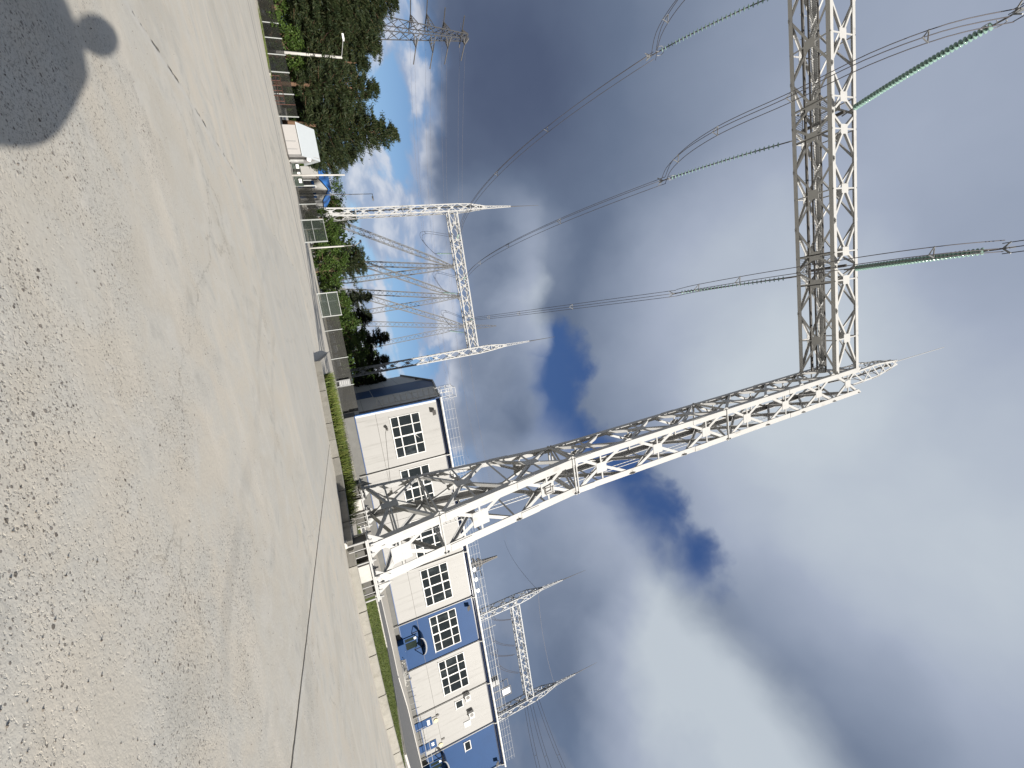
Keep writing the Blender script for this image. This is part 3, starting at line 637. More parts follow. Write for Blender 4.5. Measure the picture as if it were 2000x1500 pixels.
sb.bar((10.65, 21.98, 11.35), (10.65, 21.98, 12.1), .05, .05, (0, 1, 0)); sb.bar((11.02, 21.98, 11.5), (11.02, 21.98, 12.0), .05, .05, (0, 1, 0))
sb.build('sign_bracket', 'dark', near)
# concrete footings
def footing(y, label):
    b = MB(); s_ = 1 if y < 25 else -1
    b.box((9.25, y - .18, -.1), (12.55, y + .95 if s_ > 0 else y + .3, .1)); b.box((10.5, y - .46, .1), (11.3, y + .6, .86))
    o_ = tag(b.build('concrete_footing', 'conc', loc=(10.9, y, 0)), label, 'footing', 'footings of the near gantry')
    for x0_ in (9.45, 11.42): c = MB(); c.box((x0_, y - .1 if s_ > 0 else y - .25, .1), (x0_ + .95, y + .6, .94)); c.build('grillage_block', 'darkconc', o_)
    c = MB(); c.box((9.3, y - .5, .90), (12.5, y - .38, .975)); c.build('steel_channel', 'white', o_)
footing(20.2, 'pale concrete footing block right behind the kerb under the front legs of the gantry')
footing(28.88, 'pale concrete footing block under the rear legs of the gantry, beside tall grass')
# the other gantries
far = gantry('lattice_gantry', 'white lattice gantry beyond the fence with tall thin masts, seen whole', 47.0, False, 2, 'white', False)
s_ = .6268; ORGX = 10.7 - 47 / 2
scale_tree(far, s_, (6.0 - 10.7 * s_ + ORGX * s_, 84.5 - 22.98 * s_ + 24.6 * s_, 0))
rg = gantry('lattice_gantry', 'grey lattice gantry rising behind the roof of the blue and white building', 43.5, False, 2, 'galv', False)
s2 = .640; ox = 10.7 - 43.5 / 2
scale_tree(rg, s2, (86 * 1.112 - 10.7 * s2 + ox * s2, 86 - 22.98 * s2 + 24.6 * s2, 0))

# ------------------------------------------------------------------ insulators and conductors
def string(a, b_, label, r=.16, rings=True, group='green glass insulator strings', double=True, sc_=1.):
    a = Vector(a); b_ = Vector(b_); d = (b_ - a).normalized(); L = (b_ - a).length
    t = empty('insulator_string', a, label, 'insulator', group)
    u = d.cross(Vector((0, 0, 1))).normalized(); v_ = u.cross(d)
    rod, dc, fit = MB(), MB(), MB()
    lead = .12 * L; step = (.34 if r < .24 else .23) * sc_; n = int((L - lead - .5 * sc_) / step)
    sag = lambda t_: Vector((0, 0, -.045 * L * 4 * t_ * (1 - t_)))
    at = lambda t_: a + (b_ - a) * t_ + sag(t_)
    for i in range(n):
        t_ = (lead + i * step) / L; p = at(t_); dd = (at(t_ + .01) - at(t_ - .01)).normalized(); uu = dd.cross(Vector((0, 0, 1))).normalized(); vv = uu.cross(dd)
        k_ = 10; prof = ((0.0, .3), (.01, .95), (.03, 1.), (.05, .8), (.08, .35)); vs_ = []
        for h, q_ in prof:
            for j in range(k_): an = 2 * math.pi * j / k_; vs_.append(p + dd * h * sc_ * (r / .16) + (uu * math.cos(an) + vv * math.sin(an)) * r * q_)
        dc.addv(vs_, [(i_ * k_ + j, i_ * k_ + (j + 1) % k_, (i_ + 1) * k_ + (j + 1) % k_, (i_ + 1) * k_ + j) for i_ in range(len(prof) - 1) for j in range(k_)])
    rod.tube([at(i / 12) for i in range(13)], .055 * sc_, 6)
    rod.build('cap_rod', 'dark', t); dc.build('glass_disc', 'glass', t, smooth=True)
    if rings:
        e = at(.93)
        for sgn in (-1, 1):
            ring = []
            for j in range(15): an = 2 * math.pi * (j / 14) * .86; ring.append(e + v_ * .34 * sgn + (d * math.cos(an) + v_ * math.sin(an)) * .34 * sc_)
            fit.tube(ring, .028, 5)
        fit.prism([b_ - u * .05, b_ + d * .5 + v_ * .35 - u * .05, b_ + d * .5 - v_ * .35 - u * .05], u * .1)
        for sx in (-1, 1): fit.bar(b_ + d * .1, b_ + d * .6 + u * .35 * sx - v_ * .2, .08, .06, v_)
        fit.build('arcing_ring', 'galv', t)
    return t
def wires(label, group, pts_list, r, spacers, name='conductor_bundle'):
    t = empty(name, pts_list[0][0], label, 'conductor', group)
    for pts_ in pts_list: b = MB(); b.tube(pts_, r, 5); b.build('wire', 'wire', t, smooth=True)
    for i in spacers:
        b = MB(); q_ = [Vector(p[i]) for p in pts_list]
        for a, c in zip(q_, q_[1:] + q_[:1]): b.bar(a, c, .06, .05, (0, 0, 1))
        for p in q_: b.sphere(p, .055, 6)
        b.build('spacer', 'galv', t)
    return t
def arc(a, b_, sag, n=26):
    a = Vector(a); b_ = Vector(b_); return [a.lerp(b_, i / n) + Vector((0, 0, -4 * sag * (i / n) * (1 - i / n))) for i in range(n + 1)]
TRI = [Vector((-.32, 0, .2)), Vector((.32, 0, .2)), Vector((0, 0, -.34))]
NEARX = [-24.2, -12.06, .06]; FARX = [-17.4, -9.2, -.9]
YK = [(-23.2, 34.7, 34.9), (-11.64, 34.86, 35.32), (-.06, 35.35, 36.03)]
names = ['left', 'middle', 'right']
for i in range(3):
    x0 = NEARX[i]; yk = Vector(YK[i])
    string((x0, 26.2, 42.9), yk, ('green glass insulator string cut by the top edge, slung from the near beam', 'green glass insulator string in mid sky hung from the back of the near beam', 'green glass insulator string lying along the wires closest to the building, behind the near beam')[i], .22)
    fa = Vector((FARX[i], 79.5, 26.6)); fs_ = Vector((FARX[i], 84.4, 27.6))
    string(fs_, fa, ('short green insulator string on the far gantry beam near its left mast', 'short green insulator string at the middle of the far gantry beam', 'short green insulator string on the far gantry beam near its right mast')[i], .12, False, sc_=.8)
    ps = [arc(yk + o_, fa + o_ * .8, (4.4, 4.4, 4.4)[i]) for o_ in TRI]
    wires(('bundle of three dark wires spanning the sky furthest from the building', 'bundle of three dark wires spanning the middle of the sky between the gantries', 'bundle of three dark wires spanning between the gantries nearest the building')[i], 'wire bundles between the two gantries', ps, .029, (7, 13, 19))
    # front string and outgoing bundle over the camera
    fx = (-26.2, -13.0, .16)[i]; fe = Vector((fx, 12.77, 40.8))
    string((x0 - .4 if i < 2 else x0, 22.9, 43.3), fe, ('green glass insulator string beyond the top left, reaching forward over the lot', 'thick green glass insulator string reaching from the near beam towards the top corner', 'thick green glass insulator string reaching forward from the near beam, wires on both sides')[i], .25)
    ps = [arc(fe + o_, Vector((fx * 1.06, -70, 33)) + o_, 5, 20) for o_ in TRI]
    wires(('outgoing wires beyond the forward insulator on the left', 'outgoing wires beyond the middle forward insulator', 'outgoing wires beyond the forward insulator nearest the building')[i], 'outgoing wire bundles over the lot', ps, .029, (3, 7))
    # jumper loop under the beam
    lp = [(0, 34.86, 35.3), (-.35, 32.2, 33.6), (-.7, 29.6, 33.0), (-.9, 27, 33.0), (-.96, 24.7, 33.4), (-.96, 21.3, 34.4), (-1.0, 17.0, 35.2), (-1.1, 14.2, 37.3), (-1.3, 12.7, 40.8)]
    if i == 2: lp = [(0, 35.3, 36.0), (-.12, 32.2, 34.8), (-.18, 29.6, 34.5), (-.22, 27, 34.6), (-.25, 24.7, 35.0), (-.25, 21.3, 35.6), (-.22, 17.0, 36.6), (-.1, 14.2, 38.2), (.1, 12.7, 40.8)]
    def spl(P_):
        P_ = [Vector(p) for p in P_]; P2 = [P_[0]] + P_ + [P_[-1]]; o_ = []
        for a in range(1, len(P2) - 2):
            for q_ in range(4):
                t_ = q_ / 4; p0, p1, p2, p3 = P2[a - 1:a + 3]
                o_.append(.5 * ((2 * p1) + (p2 - p0) * t_ + (2 * p0 - 5 * p1 + 4 * p2 - p3) * t_ ** 2 + (3 * p1 - p0 - 3 * p2 + p3) * t_ ** 3))
        return o_ + [P_[-1]]
    cv = spl([(yk.x + p[0], p[1], p[2]) for p in lp])
    ps = [[p + Vector((o_.x * .9, 0, o_.z)) for p in cv] for o_ in (Vector((-.42, 0, .25)), Vector((.34, 0, .15)), Vector((.1, 0, -.4)))]
    wires(('slack jumper loop of three wires at the upper edge, dropping from the left insulator', 'slack jumper loop of three wires passing under the near beam at mid sky', 'jumper of three wires running close along the insulator nearest the building')[i], 'jumper loops under the near beam', ps, .029, (6, 13, 20, 27))
# jumpers hanging behind the far gantry
for i, lab in enumerate(('wide hanging wire loop behind the far beam, leftmost of three', 'hanging wire loop behind the middle of the far beam', 'hanging wire loop behind the far beam next to its right mast')):
    x = FARX[i]; a = Vector((x - .4, 83, 26.0)); c = Vector((x + 1.2, 98, 27.0))
    ps = [[a.lerp(c, j / 18) + Vector((-3.0 * math.sin(math.pi * j / 18) + o_ * .5, 0, -(5.0, 3.6, 3.2)[i] * math.sin(math.pi * j / 18) ** .8 + o_ * .4)) for j in range(19)] for o_ in (-.5, .5)]
    wires(lab, 'hanging loops at the far beam', ps, .03, (6, 12), 'jumper_loop')
    string((x + 2.6, 85.4, 26.4), (x + 1.6, 89.5, 23.6), ('dark green insulator hanging under the far beam, leftmost', 'dark green insulator hanging under the far beam at its middle', 'dark green insulator hanging under the far beam, rightmost')[i], .15, False, 'insulators hanging under the far beam', sc_=.8)
# wires at the gantry behind the building
YR = 86.
for i, (p, q_) in enumerate((((965, 1195), (998, 1210)), ((955, 1225), (1004, 1262)), ((968, 1270), (1012, 1315)), ((958, 1262), (1002, 1280)))):
    a, c = P(*p, YR - 14), P(*q_, YR - 1); ps = [arc(a + Vector((0, 0, o_)), c + Vector((0, 0, o_)), 2.2, 14) for o_ in (0, .5)]
    wires(('slack wires dropping from the rear gantry next to its left leg', 'slack wires dropping from the rear gantry left of its middle', 'slack wires dropping from the rear gantry right of its middle', 'slack wires dropping from the middle of the rear gantry')[i], 'slack wires under the rear gantry', ps, .045, (7,), 'slack_wire')
for i, (p, q_) in enumerate((((1026, 1372), (1062, 1500)), ((1038, 1376), (1084, 1500)), ((1050, 1366), (1112, 1500)))):
    a, c = P(*p, YR), P(*q_, YR - 10); d = c - a; ps = [arc(a + Vector((0, 0, o_)), a + d * 2.2 + Vector((0, 0, o_)), 1.2, 14) for o_ in (-.35, .35)]
    wires(('lowest pair of wires leaving the rear gantry to the right', 'middle pair of wires leaving the rear gantry to the right', 'highest pair of wires leaving the rear gantry to the right')[i], 'wires leaving the rear gantry', ps, .04, (5,), 'line_wire')
a, c = P(1051, 1153, YR), P(1086, 1346, YR); b = MB(); b.tube(arc(a, c, .9, 14), .03, 4); tag(b.build('ground_wire', 'wire', loc=tuple(a)), 'single thin wire strung between the two masts of the rear gantry', 'wire')
a, c = P(1051, 1153, YR), P(985, 1055, YR + 60); b = MB(); b.tube(arc(a, c, 1.2, 14), .04, 4); tag(b.build('ground_wire', 'wire', loc=tuple(a)), 'single thin wire running off the left mast of the rear gantry', 'wire')

# ------------------------------------------------------------------ three-legged line towers beyond the trees
def lattice_leg(b, a, c, w0, w1, n, th):
    a = Vector(a); c = Vector(c); d = (c - a).normalized(); u = d.cross(Vector((0, 1, 0))).normalized(); v_ = u.cross(d)
    cn = lambda t_, i: a.lerp(c, t_) + (u * (1, 1, -1, -1)[i] + v_ * (1, -1, -1, 1)[i]) * ((w0 * min(1, .35 + 2.6 * t_) + (w1 - w0) * t_) if t_ < .25 else w0 + (w1 - w0) * t_) * .5 * (1 if t_ < .8 else 1 - (t_ - .8) * 3.2)
    ts = [i / n for i in range(n + 1)]
    for i in range(4):
        for t0, t1 in zip(ts, ts[1:]): b.bar(cn(t0, i), cn(t1, i), th, th, u)
    for k_, (t0, t1) in enumerate(zip(ts, ts[1:])):
        for i in range(4):
            j = (i + 1) % 4; b.bar(cn(t0, i if k_ % 2 else j), cn(t1, j if k_ % 2 else i), th * .7, th * .5, u)
TRIP = [((-18.5, 130, 38.5), [(-35, 124, 0), (-24.1, 136, 0), (-17.7, 136, 0)], 'three-legged lattice tower behind the far gantry, leftmost, beside the left mast'),
        ((-9.0, 130, 38.6), [(-26, 124, 0), (-16, 136, 0), (-7.7, 136, 0)], 'three-legged lattice tower behind the middle of the far gantry'),
        ((.6, 130, 39.6), [(-16.2, 124, 0), (-6.3, 136, 0), (2.8, 136, 0)], 'three-legged lattice tower behind the far gantry, its tip rising above the beam')]
for (top, feet, lab) in TRIP:
    t = empty('line_tower', (top[0], top[1], 0), lab, 'tower', 'three-legged lattice towers')
    for f_ in feet: b = MB(); lattice_leg(b, f_, top, 1.5, 1.3, 30, .17); b.build('leg', 'tower', t)
    b = MB(); b.sphere(top, .7, 8); b.bar(Vector(top) + Vector((-1, 0, .2)), Vector(top) + Vector((1, 0, .2)), .5, .5, (0, 0, 1)); b.build('head', 'tower', t)
    if top[0] > 0:
        b = MB(); lattice_leg(b, (top[0] + .3, 130, 39.4), (top[0] + 1.3, 130, 50), 1.6, .4, 10, .12); b.box((top[0] - 1.7, 129.3, 40.0), (top[0] - .4, 130.5, 41.6)); b.build('peak', 'dark', t)
# far double-sided pylon at the left and a small one behind the building
def pylon(base, h, wb, wt, arms, label, material, th):
    t = empty('pylon', base, label, 'pylon'); bx, by, _ = base; b = MB()
    cn = lambda z, i: Vector((bx + (1, 1, -1, -1)[i] * (wb + (wt - wb) * min(1, z / h)) / 2, by + (1, -1, -1, 1)[i] * (wb + (wt - wb) * min(1, z / h)) / 2, z))
    zs = [0]
    while zs[-1] < h: zs.append(zs[-1] + max(1.2, (wb + (wt - wb) * zs[-1] / h) * .95))
    zs[-1] = h
    for i in range(4): b.bar(cn(0, i), cn(h, i), th, th, (1, 0, 0))
    for z0, z1 in zip(zs, zs[1:]):
        for i in range(4): j = (i + 1) % 4; b.bar(cn(z0, i), cn(z1, j), th * .6, th * .5, (0, 0, 1)); b.bar(cn(z0, j), cn(z1, i), th * .6, th * .5, (0, 0, 1))
    b.build('tower_body', material, t)
    for z, l in arms:
        m_ = MB(); wz = (wb + (wt - wb) * z / h) / 2
        for sx in (-1, 1):
            tip = Vector((bx + sx * l, by, z + .2))
            for sy in (-1, 1):
                r0, r1 = Vector((bx + sx * wz, by + sy * wz, z)), Vector((bx + sx * wz, by + sy * wz, z + 1.9))
                m_.bar(r0, tip, th * .8, th * .8, (0, 0, 1)); m_.bar(r1, tip, th * .7, th * .7, (0, 0, 1))
                for q_ in (.25, .5, .75): m_.bar(r0.lerp(tip, q_), r1.lerp(tip, q_ - .12), th * .5, th * .5, (0, 1, 0)); m_.bar(r0.lerp(tip, q_), Vector((r0.x, 2 * by - r0.y, r0.z)).lerp(tip, q_ - .2), th * .5, th * .5, (0, 0, 1))
            m_.tube([tip, tip + Vector((.5 * sx, 7.5 * 0 - 6, -.8))], .2, 5); m_.tube([tip, tip + Vector((-.3 * sx + 3.5, 4, -.8))], .2, 5)
        m_.build('crossarm', 'dark', t)
    return t
pylon((-105.2, 160, 0), 67, 8.2, 1.5, [(46.2, 5.4), (52.2, 6.4), (58.2, 4.4), (65, 2.6)], 'tall grey pylon with four pairs of crossarms rising behind the pines at the left', 'pylon', .24)
pylon((119.8, 190, 0), 54, 6, .5, [(41, 4.0), (43.6, 3.0)], 'small dark pylon top showing above the roof railing of the building', 'dark', .3)
# thin line wires low across the sky
for i, (z0, x1, y1, z1) in enumerate(((46, 8, 210, 60), (52, 20, 215, 62), (58, 40, 220, 72), (65, 60, 230, 80))):
    for sx in (-1, 1):
        a = Vector((-105 + sx * 5, 160, z0)); c = Vector((x1 + sx * 6 + 90, y1 + 20, z1)); b = MB(); b.tube(arc(a, c, 9 + i, 40), .03, 4)
        tag(b.build('line_wire', 'wire', loc=tuple(a)), 'thin distant line wire low across the sky between pylon and towers', 'wire', 'thin distant line wires')
# ------------------------------------------------------------------ the long blue and white building
YB0 = 57.0; XB0, XB1 = 9.8, 71.7; EAVE = 13.0; PL = 1.42
BAY = [9.8, 17.8, 25.4, 33.1, 40.75, 48.35, 56.0, 63.4, 71.7]; BLUE = (4, 7)
B = empty('industrial_building', (XB0, YB0, 0), 'long white and blue panelled building with big gridded windows behind the near gantry', 'building')
for i, (x0, x1) in enumerate(zip(BAY, BAY[1:])):
    b = MB(); b.box((x0 + .02, YB0, PL), (x1 - .02, YB0 + .3, 12.25))
    o = b.build('wall_panel', 'blue' if i in BLUE else 'panel', B); o['label'] = 'blue wall bay' if i in BLUE else 'off-white wall bay'
    if i in BLUE or True:
        s_ = MB(); s_.box((x0 + .02, YB0 - .004, 3.93), (x1 - .02, YB0 + .01, 3.975)); s_.build('panel_joint', 'dark', o)
        if i not in BLUE:
            v_ = MB()
            for q_ in (.28, .5, .74): v_.box((x0 + (x1 - x0) * q_, YB0 - .003, PL + .05), (x0 + (x1 - x0) * q_ + .018, YB0 + .01, 12.2))
            v_.build('sheet_seam', 'panel', o)
b = MB(); b.box((XB0 - .05, YB0 + .05, -.1), (XB1, YB0 + .4, PL - .12)); b.build('plinth', 'plinth', B)
b = MB(); b.box((XB0 - .1, YB0 - .05, PL - .12), (XB1, YB0 + .25, PL)); b.build('base_trim', 'bluetrim', B)
b = MB(); b.box((XB0 - .02, YB0 - .03, PL), (XB0 + .2, YB0 + .05, 12.2)); b.build('corner_trim', 'white2', B)
# side gable with its coloured bands
YB1 = 100.; RIDGE = (78.6, 16.3); E2 = 14.6
def gz(y): return EAVE + (RIDGE[1] - EAVE) * (y - YB0) / (RIDGE[0] - YB0) if y < RIDGE[0] else RIDGE[1] + (E2 - 1.6 - RIDGE[1]) * (y - RIDGE[0]) / (YB1 - RIDGE[0])
def gpanel(y0, y1, z0, name, material, off=0.):
    b = MB(); ys = [y0] + ([RIDGE[0]] if y0 < RIDGE[0] < y1 else []) + [y1]
    b.prism([(XB0 + off, y0, z0), (XB0 + off, y1, z0)] + [(XB0 + off, y, gz(y)) for y in reversed(ys)], (.3, 0, 0)); return b.build(name, material, B)
gpanel(YB0 + .31, YB1, PL, 'gable_wall', 'gable')
b = MB(); b.box((XB0 + .05, YB0 + .41, -.1), (XB0 + .3, YB1, PL - .01)); b.build('gable_plinth', 'plinth', B)
o = gpanel(72., 84., PL + 3.4, 'gable_band', 'blue', -.02)
b = MB()
b.box((XB0 - .04, 73, .1), (XB0 + .1, 82.6, 4.7)); o = b.build('gate_leaf', 'blue', B)
for y in (64.5, 69.0): pass
b = MB(); b.box((XB0 - .12, YB0 - .02, PL), (XB0 - .02, YB0 + 1.0, 12.9)); b.build('barge_strip', 'barge', B)
jb = MB()
for z in (2.6, 5.2, 7.8, 10.4): jb.box((XB0 - .01, YB0 + .9, z), (XB0 + .05, 72, z + .04)); jb.box((XB0 - .01, 84, z), (XB0 + .05, YB1, z + .04))
jb.build('sheet_joint', 'dark', B)
# roof
b = MB(); ov = .35
b.addv([(XB0 - ov, YB0 - .45, EAVE + .0), (XB1 + .3, YB0 - .45, EAVE + .0), (XB1 + .3, RIDGE[0], RIDGE[1] + .1), (XB0 - ov, RIDGE[0], RIDGE[1] + .1), (XB1 + .3, YB1 + .4, gz(YB1) + .1), (XB0 - ov, YB1 + .4, gz(YB1) + .1)] +
       [(XB0 - ov, YB0 - .45, EAVE - .22), (XB1 + .3, YB0 - .45, EAVE - .22), (XB1 + .3, RIDGE[0], RIDGE[1] - .12), (XB0 - ov, RIDGE[0], RIDGE[1] - .12), (XB1 + .3, YB1 + .4, gz(YB1) - .12), (XB0 - ov, YB1 + .4, gz(YB1) - .12)],
       [(0, 1, 2, 3), (3, 2, 4, 5), (6, 9, 8, 7), (9, 11, 10, 8), (0, 3, 9, 6), (3, 5, 11, 9), (1, 7, 8, 2), (2, 8, 10, 4), (0, 6, 7, 1)])
roof = b.build('roof', 'roof', B)
b = MB(); b.box((XB0 - .3, YB0 - .02, 12.25), (XB1 + .2, YB0 + .28, EAVE - .16)); b.build('fascia', 'navy', B)
b = MB()
for i in range(9):
    a0, a1 = math.pi * i / 8, 0; b.tube([(XB0 - .3, YB0 - .12 + .0, 12.6), (XB1 + .2, YB0 - .12, 12.6)], .16, 12); break
b.build('gutter_pipe', 'navy', B, smooth=True)
b = MB(); b.box((XB0 - .35, YB0 - .56, 12.86), (XB1 + .32, YB0 - .455, 13.04))
b.build('eave_gutter', 'white2', B)
b = MB(); b.box((XB0 - .36, YB0 - .46, 12.1), (XB0 - .28, YB0 + .1, 13.0)); b.build('eave_end', 'bluetrim', B)
for x in (17.9, 33.2, 40.8, 48.4, 56.05, 63.45, 71.5):
    b = MB(); b.tube([(x, YB0 - .42, 12.9), (x, YB0 - .36, 12.55), (x, YB0 - .16, 12.2), (x, YB0 - .14, 11.8), (x, YB0 - .14, .5)], .075, 8); b.sphere((x, YB0 - .3, 12.5), .13, 8); b.build('downpipe', 'white2', B, smooth=True)
# windows ---------------------------------------------------------------
def window(x0, x1, z0, z1, cols, rows, fr=.10):
    f = MB(); y = YB0
    f.box((x0, y - .06, z0), (x1, y - .001, z0 + fr)); f.box((x0, y - .06, z1 - fr), (x1, y - .001, z1)); f.box((x0, y - .06, z0 + fr), (x0 + fr, y - .001, z1 - fr)); f.box((x1 - fr, y - .06, z0 + fr), (x1, y - .001, z1 - fr))
    f.box((x0 - .08, y - .14, z0 - .05), (x1 + .08, y - .002, z0 - .003))
    for i in range(1, cols):
        xx = x0 + (x1 - x0) * i / cols; h = .10 if (cols == 4 and i == 2) else .055; f.box((xx - h, y - .055, z0 + fr), (xx + h, y - .002, z1 - fr))
    for r_ in rows: zz = z0 + (z1 - z0) * r_; f.box((x0 + fr, y - .053, zz - .075), (x1 - fr, y - .0025, zz + .075))
    p = MB(); xs_ = [x0 + (x1 - x0) * i / cols for i in range(cols + 1)]; zs_ = [z0] + [z0 + (z1 - z0) * r_ for r_ in rows] + [z1]
    wn = empty_part('window', B)
    f.build('frame', 'white2', wn)
    for xa, xb in zip(xs_, xs_[1:]):
        for za, zb_ in zip(zs_, zs_[1:]):
            t1, t2 = random.gauss(0, .006), random.gauss(0, .006)
            p.addv([(xa + .02, y - .012 + t1, za + .02), (xb - .02, y - .012 - t1, za + .02), (xb - .02, y - .012 + t2, zb_ - .02), (xa + .02, y - .012 - t2, zb_ - .02)], [(0, 1, 2, 3)])
    p.build('pane', 'pane', wn)
def empty_part(name, parent):
    o = bpy.data.objects.new(name, None); C.objects.link(o); o.parent = parent; ORG[o.name] = ORG[parent.name]; return o
for i in range(6): x0 = BAY[i] + (1.1 if i == 0 else .75); window(x0, x0 + 5.8, 5.65, 9.65, 4, (.27, .71))
window(56.75, 58.1, 7.0, 8.2, 1, (), .12); window(64.35, 66.0, 7.15, 8.2, 1, (), .12)
# cable with a lamp, floodlights under the eaves
b = MB(); b.tube([(12.2, YB0 - .03, 5.0), (12.9, YB0 - .03, 4.75), (16, YB0 - .03, 4.45), (20, YB0 - .03, 4.1), (26, YB0 - .03, 4.05), (33.5, YB0 - .03, 4.02)], .022, 5); b.build('wall_cable', 'dark', B)
b = MB(); b.box((12.0, YB0 - .5, 5.0), (12.5, YB0 - .05, 5.15)); b.sphere((12.25, YB0 - .5, 5.0), .18, 8); b.build('wall_lamp', 'dark', B)
def flood(x, z):
    b = MB(); b.bar((x, YB0 - .02, z + .2), (x, YB0 - .6, z + .1), .06, .06, (0, 0, 1)); b.prism([(x - .35, YB0 - .75, z - .25), (x + .35, YB0 - .75, z - .25), (x + .35, YB0 - .45, z + .25), (x - .35, YB0 - .45, z + .25)], (0, .1, .06)); b.build('floodlight', 'dark', B)
flood(11.4, 11.6); flood(42.1, 11.55); flood(70.6, 11.7)
# air conditioners, vents, cabinet, signs
def aircon(x, z):
    b = MB(); b.box((x, YB0 - .62, z), (x + 1.0, YB0 - .18, z + .8)); b.bar((x + .1, YB0 - .02, z - .06), (x + .1, YB0 - .6, z - .06), .05, .08, (0, 0, 1)); b.bar((x + .9, YB0 - .02, z - .06), (x + .9, YB0 - .6, z - .06), .05, .08, (0, 0, 1))
    o = b.build('air_conditioner', 'white2', B); c = MB(); c.tube([(x + .4, YB0 - .64, z + .4), (x + .4, YB0 - .615, z + .4)], .3, 20)
    c.build('fan', 'dark', o); g_ = MB()
    for j in range(6): g_.box((x + .1, YB0 - .655, z + .14 + j * .1), (x + .7, YB0 - .645, z + .155 + j * .1))
    g_.build('fan_grille', 'galvl', o)
aircon(56.1, 8.6); aircon(59.3, 8.7)
b = MB(); b.box((60.9, YB0 - .08, 7.7), (61.9, YB0, 8.8)); b.build('vent_cover', 'galvl', B)
for x in (58.2, 62.6): b = MB(); b.tube([(x, YB0 - .12, 3.75), (x, YB0, 3.75)], .32, 14); b.build('bulkhead_lamp', 'yellow', B)
b = MB(); b.box((61.7, YB0 - .08, 4.0), (61.95, YB0, 4.5)); b.bar((57.5, YB0 - .05, 2.9), (57.5, YB0 - .05, 4.4), .05, .05, (0, 1, 0)); b.box((57.3, YB0 - .12, 3.9), (57.6, YB0, 4.3)); b.build('junction_box', 'dark', B)
for x, n_ in ((57.2, 3), (61.2, 2)):
    b = MB(); b.box((x, YB0 - .07, .45), (x + 1.35, YB0 - .004, 3.2)); o = b.build('door', 'blue', B); c = MB()
    for j in range(n_): c.box((x + .32 + j * .3, YB0 - .085, 2.45), (x + .55 + j * .3, YB0 - .07, 2.85))
    c.build('door_notice', 'paper', o); h = MB(); h.bar((x + 1.2, YB0 - .12, 1.5), (x + 1.2, YB0 - .12, 1.75), .03, .03, (0, 1, 0)); h.build('handle', 'galvl', o)
    st = MB(); st.box((x - .3, YB0 - 1.2, -.1), (x + 1.7, YB0 - .08, .45)); st.build('door_step', 'conc', o)
rl = MB()
for x in (53.5, 55.6, 57.0, 59.4, 61.0, 63.2): rl.tube([(x, YB0 - 1.35, .2), (x, YB0 - 1.35, 2.2)], .035, 6)
for x in (50.3, 52.6): rl.tube([(x, YB0 - 1.2, .2), (x, YB0 - 1.2, 1.9)], .035, 6)
rl.tube([(57.0, YB0 - 1.35, 1.5), (63.2, YB0 - 1.35, 1.5)], .035, 6); rl.tube([(57.0, YB0 - 1.35, 2.15), (63.2, YB0 - 1.35, 2.15)], .035, 6); rl.build('hand_railing', 'galvl', B)
def canopy(xc, z, wd):
    b = MB(); n_ = 8; top = []
    for i in range(n_ + 1): a = math.pi * i / n_; top.append((xc - wd * math.cos(a), YB0 - 1.7, z + .55 * math.sin(a)))
    low = [(p[0], p[1], p[2] - .09) for p in reversed(top)]; b.prism(top + low, (0, 1.68, 0)); o = b.build('canopy', 'navy', B)
    c = MB(); c.addv([(p[0], YB0 - 1.73, p[2] - .02) for p in top] + [(p[0], YB0 - 1.74, p[2] + .16) for p in top], [(i, i + 1, n_ + 2 + i, n_ + 1 + i) for i in range(n_)]); c.build('canopy_fascia', 'galv', o)
    s_ = MB()
    for sx in (-1, 1):
        s_.bar((xc + sx * wd, YB0 - .03, z - 1.0), (xc + sx * wd, YB0 - 1.65, z - .05), .07, .07, (1, 0, 0)); s_.bar((xc + sx * wd, YB0 - .03, z - 1.0), (xc + sx * wd, YB0 - .03, z), .07, .07, (1, 0, 0)); s_.bar((xc + sx * wd, YB0 - 1.68, z - .02), (xc + sx * wd, YB0, z - .02), .07, .07, (1, 0, 0))
    s_.build('canopy_bracket', 'navy', o)
def porch(x0, x1):
    b = MB(); b.box((x0, YB0 - 1.25, .62), (x1, YB0 - .06, 1.55)); b.build('porch_base', 'blue', B)
    b = MB(); b.box((x0 + .1, YB0 - 1.15, -.1), (x1 - .1, YB0 - .1, .62)); b.build('porch_pit', 'dark', B)
    d = MB(); d.box((x0 + .1, YB0 - .12, 1.55), (x1 - .1, YB0 - .004, 3.5)); o = d.build('door', 'blue', B); g_ = MB(); g_.box((x0 + .3, YB0 - .14, 1.75), (x0 + .75, YB0 - .12, 3.0)); g_.box((x0 + .95, YB0 - .14, 1.75), (x1 - .3, YB0 - .12, 3.3)); g_.build('door_pane', 'doorglass', o)
    p = MB(); p.box((x0 + .38, YB0 - .16, 3.02), (x0 + .72, YB0 - .13, 3.35)); p.build('door_notice', 'paper', o)
porch(43.0, 45.3); canopy(44.15, 3.85, 1.35)
porch(64.6, 66.4); canopy(65.5, 3.6, 1.7)
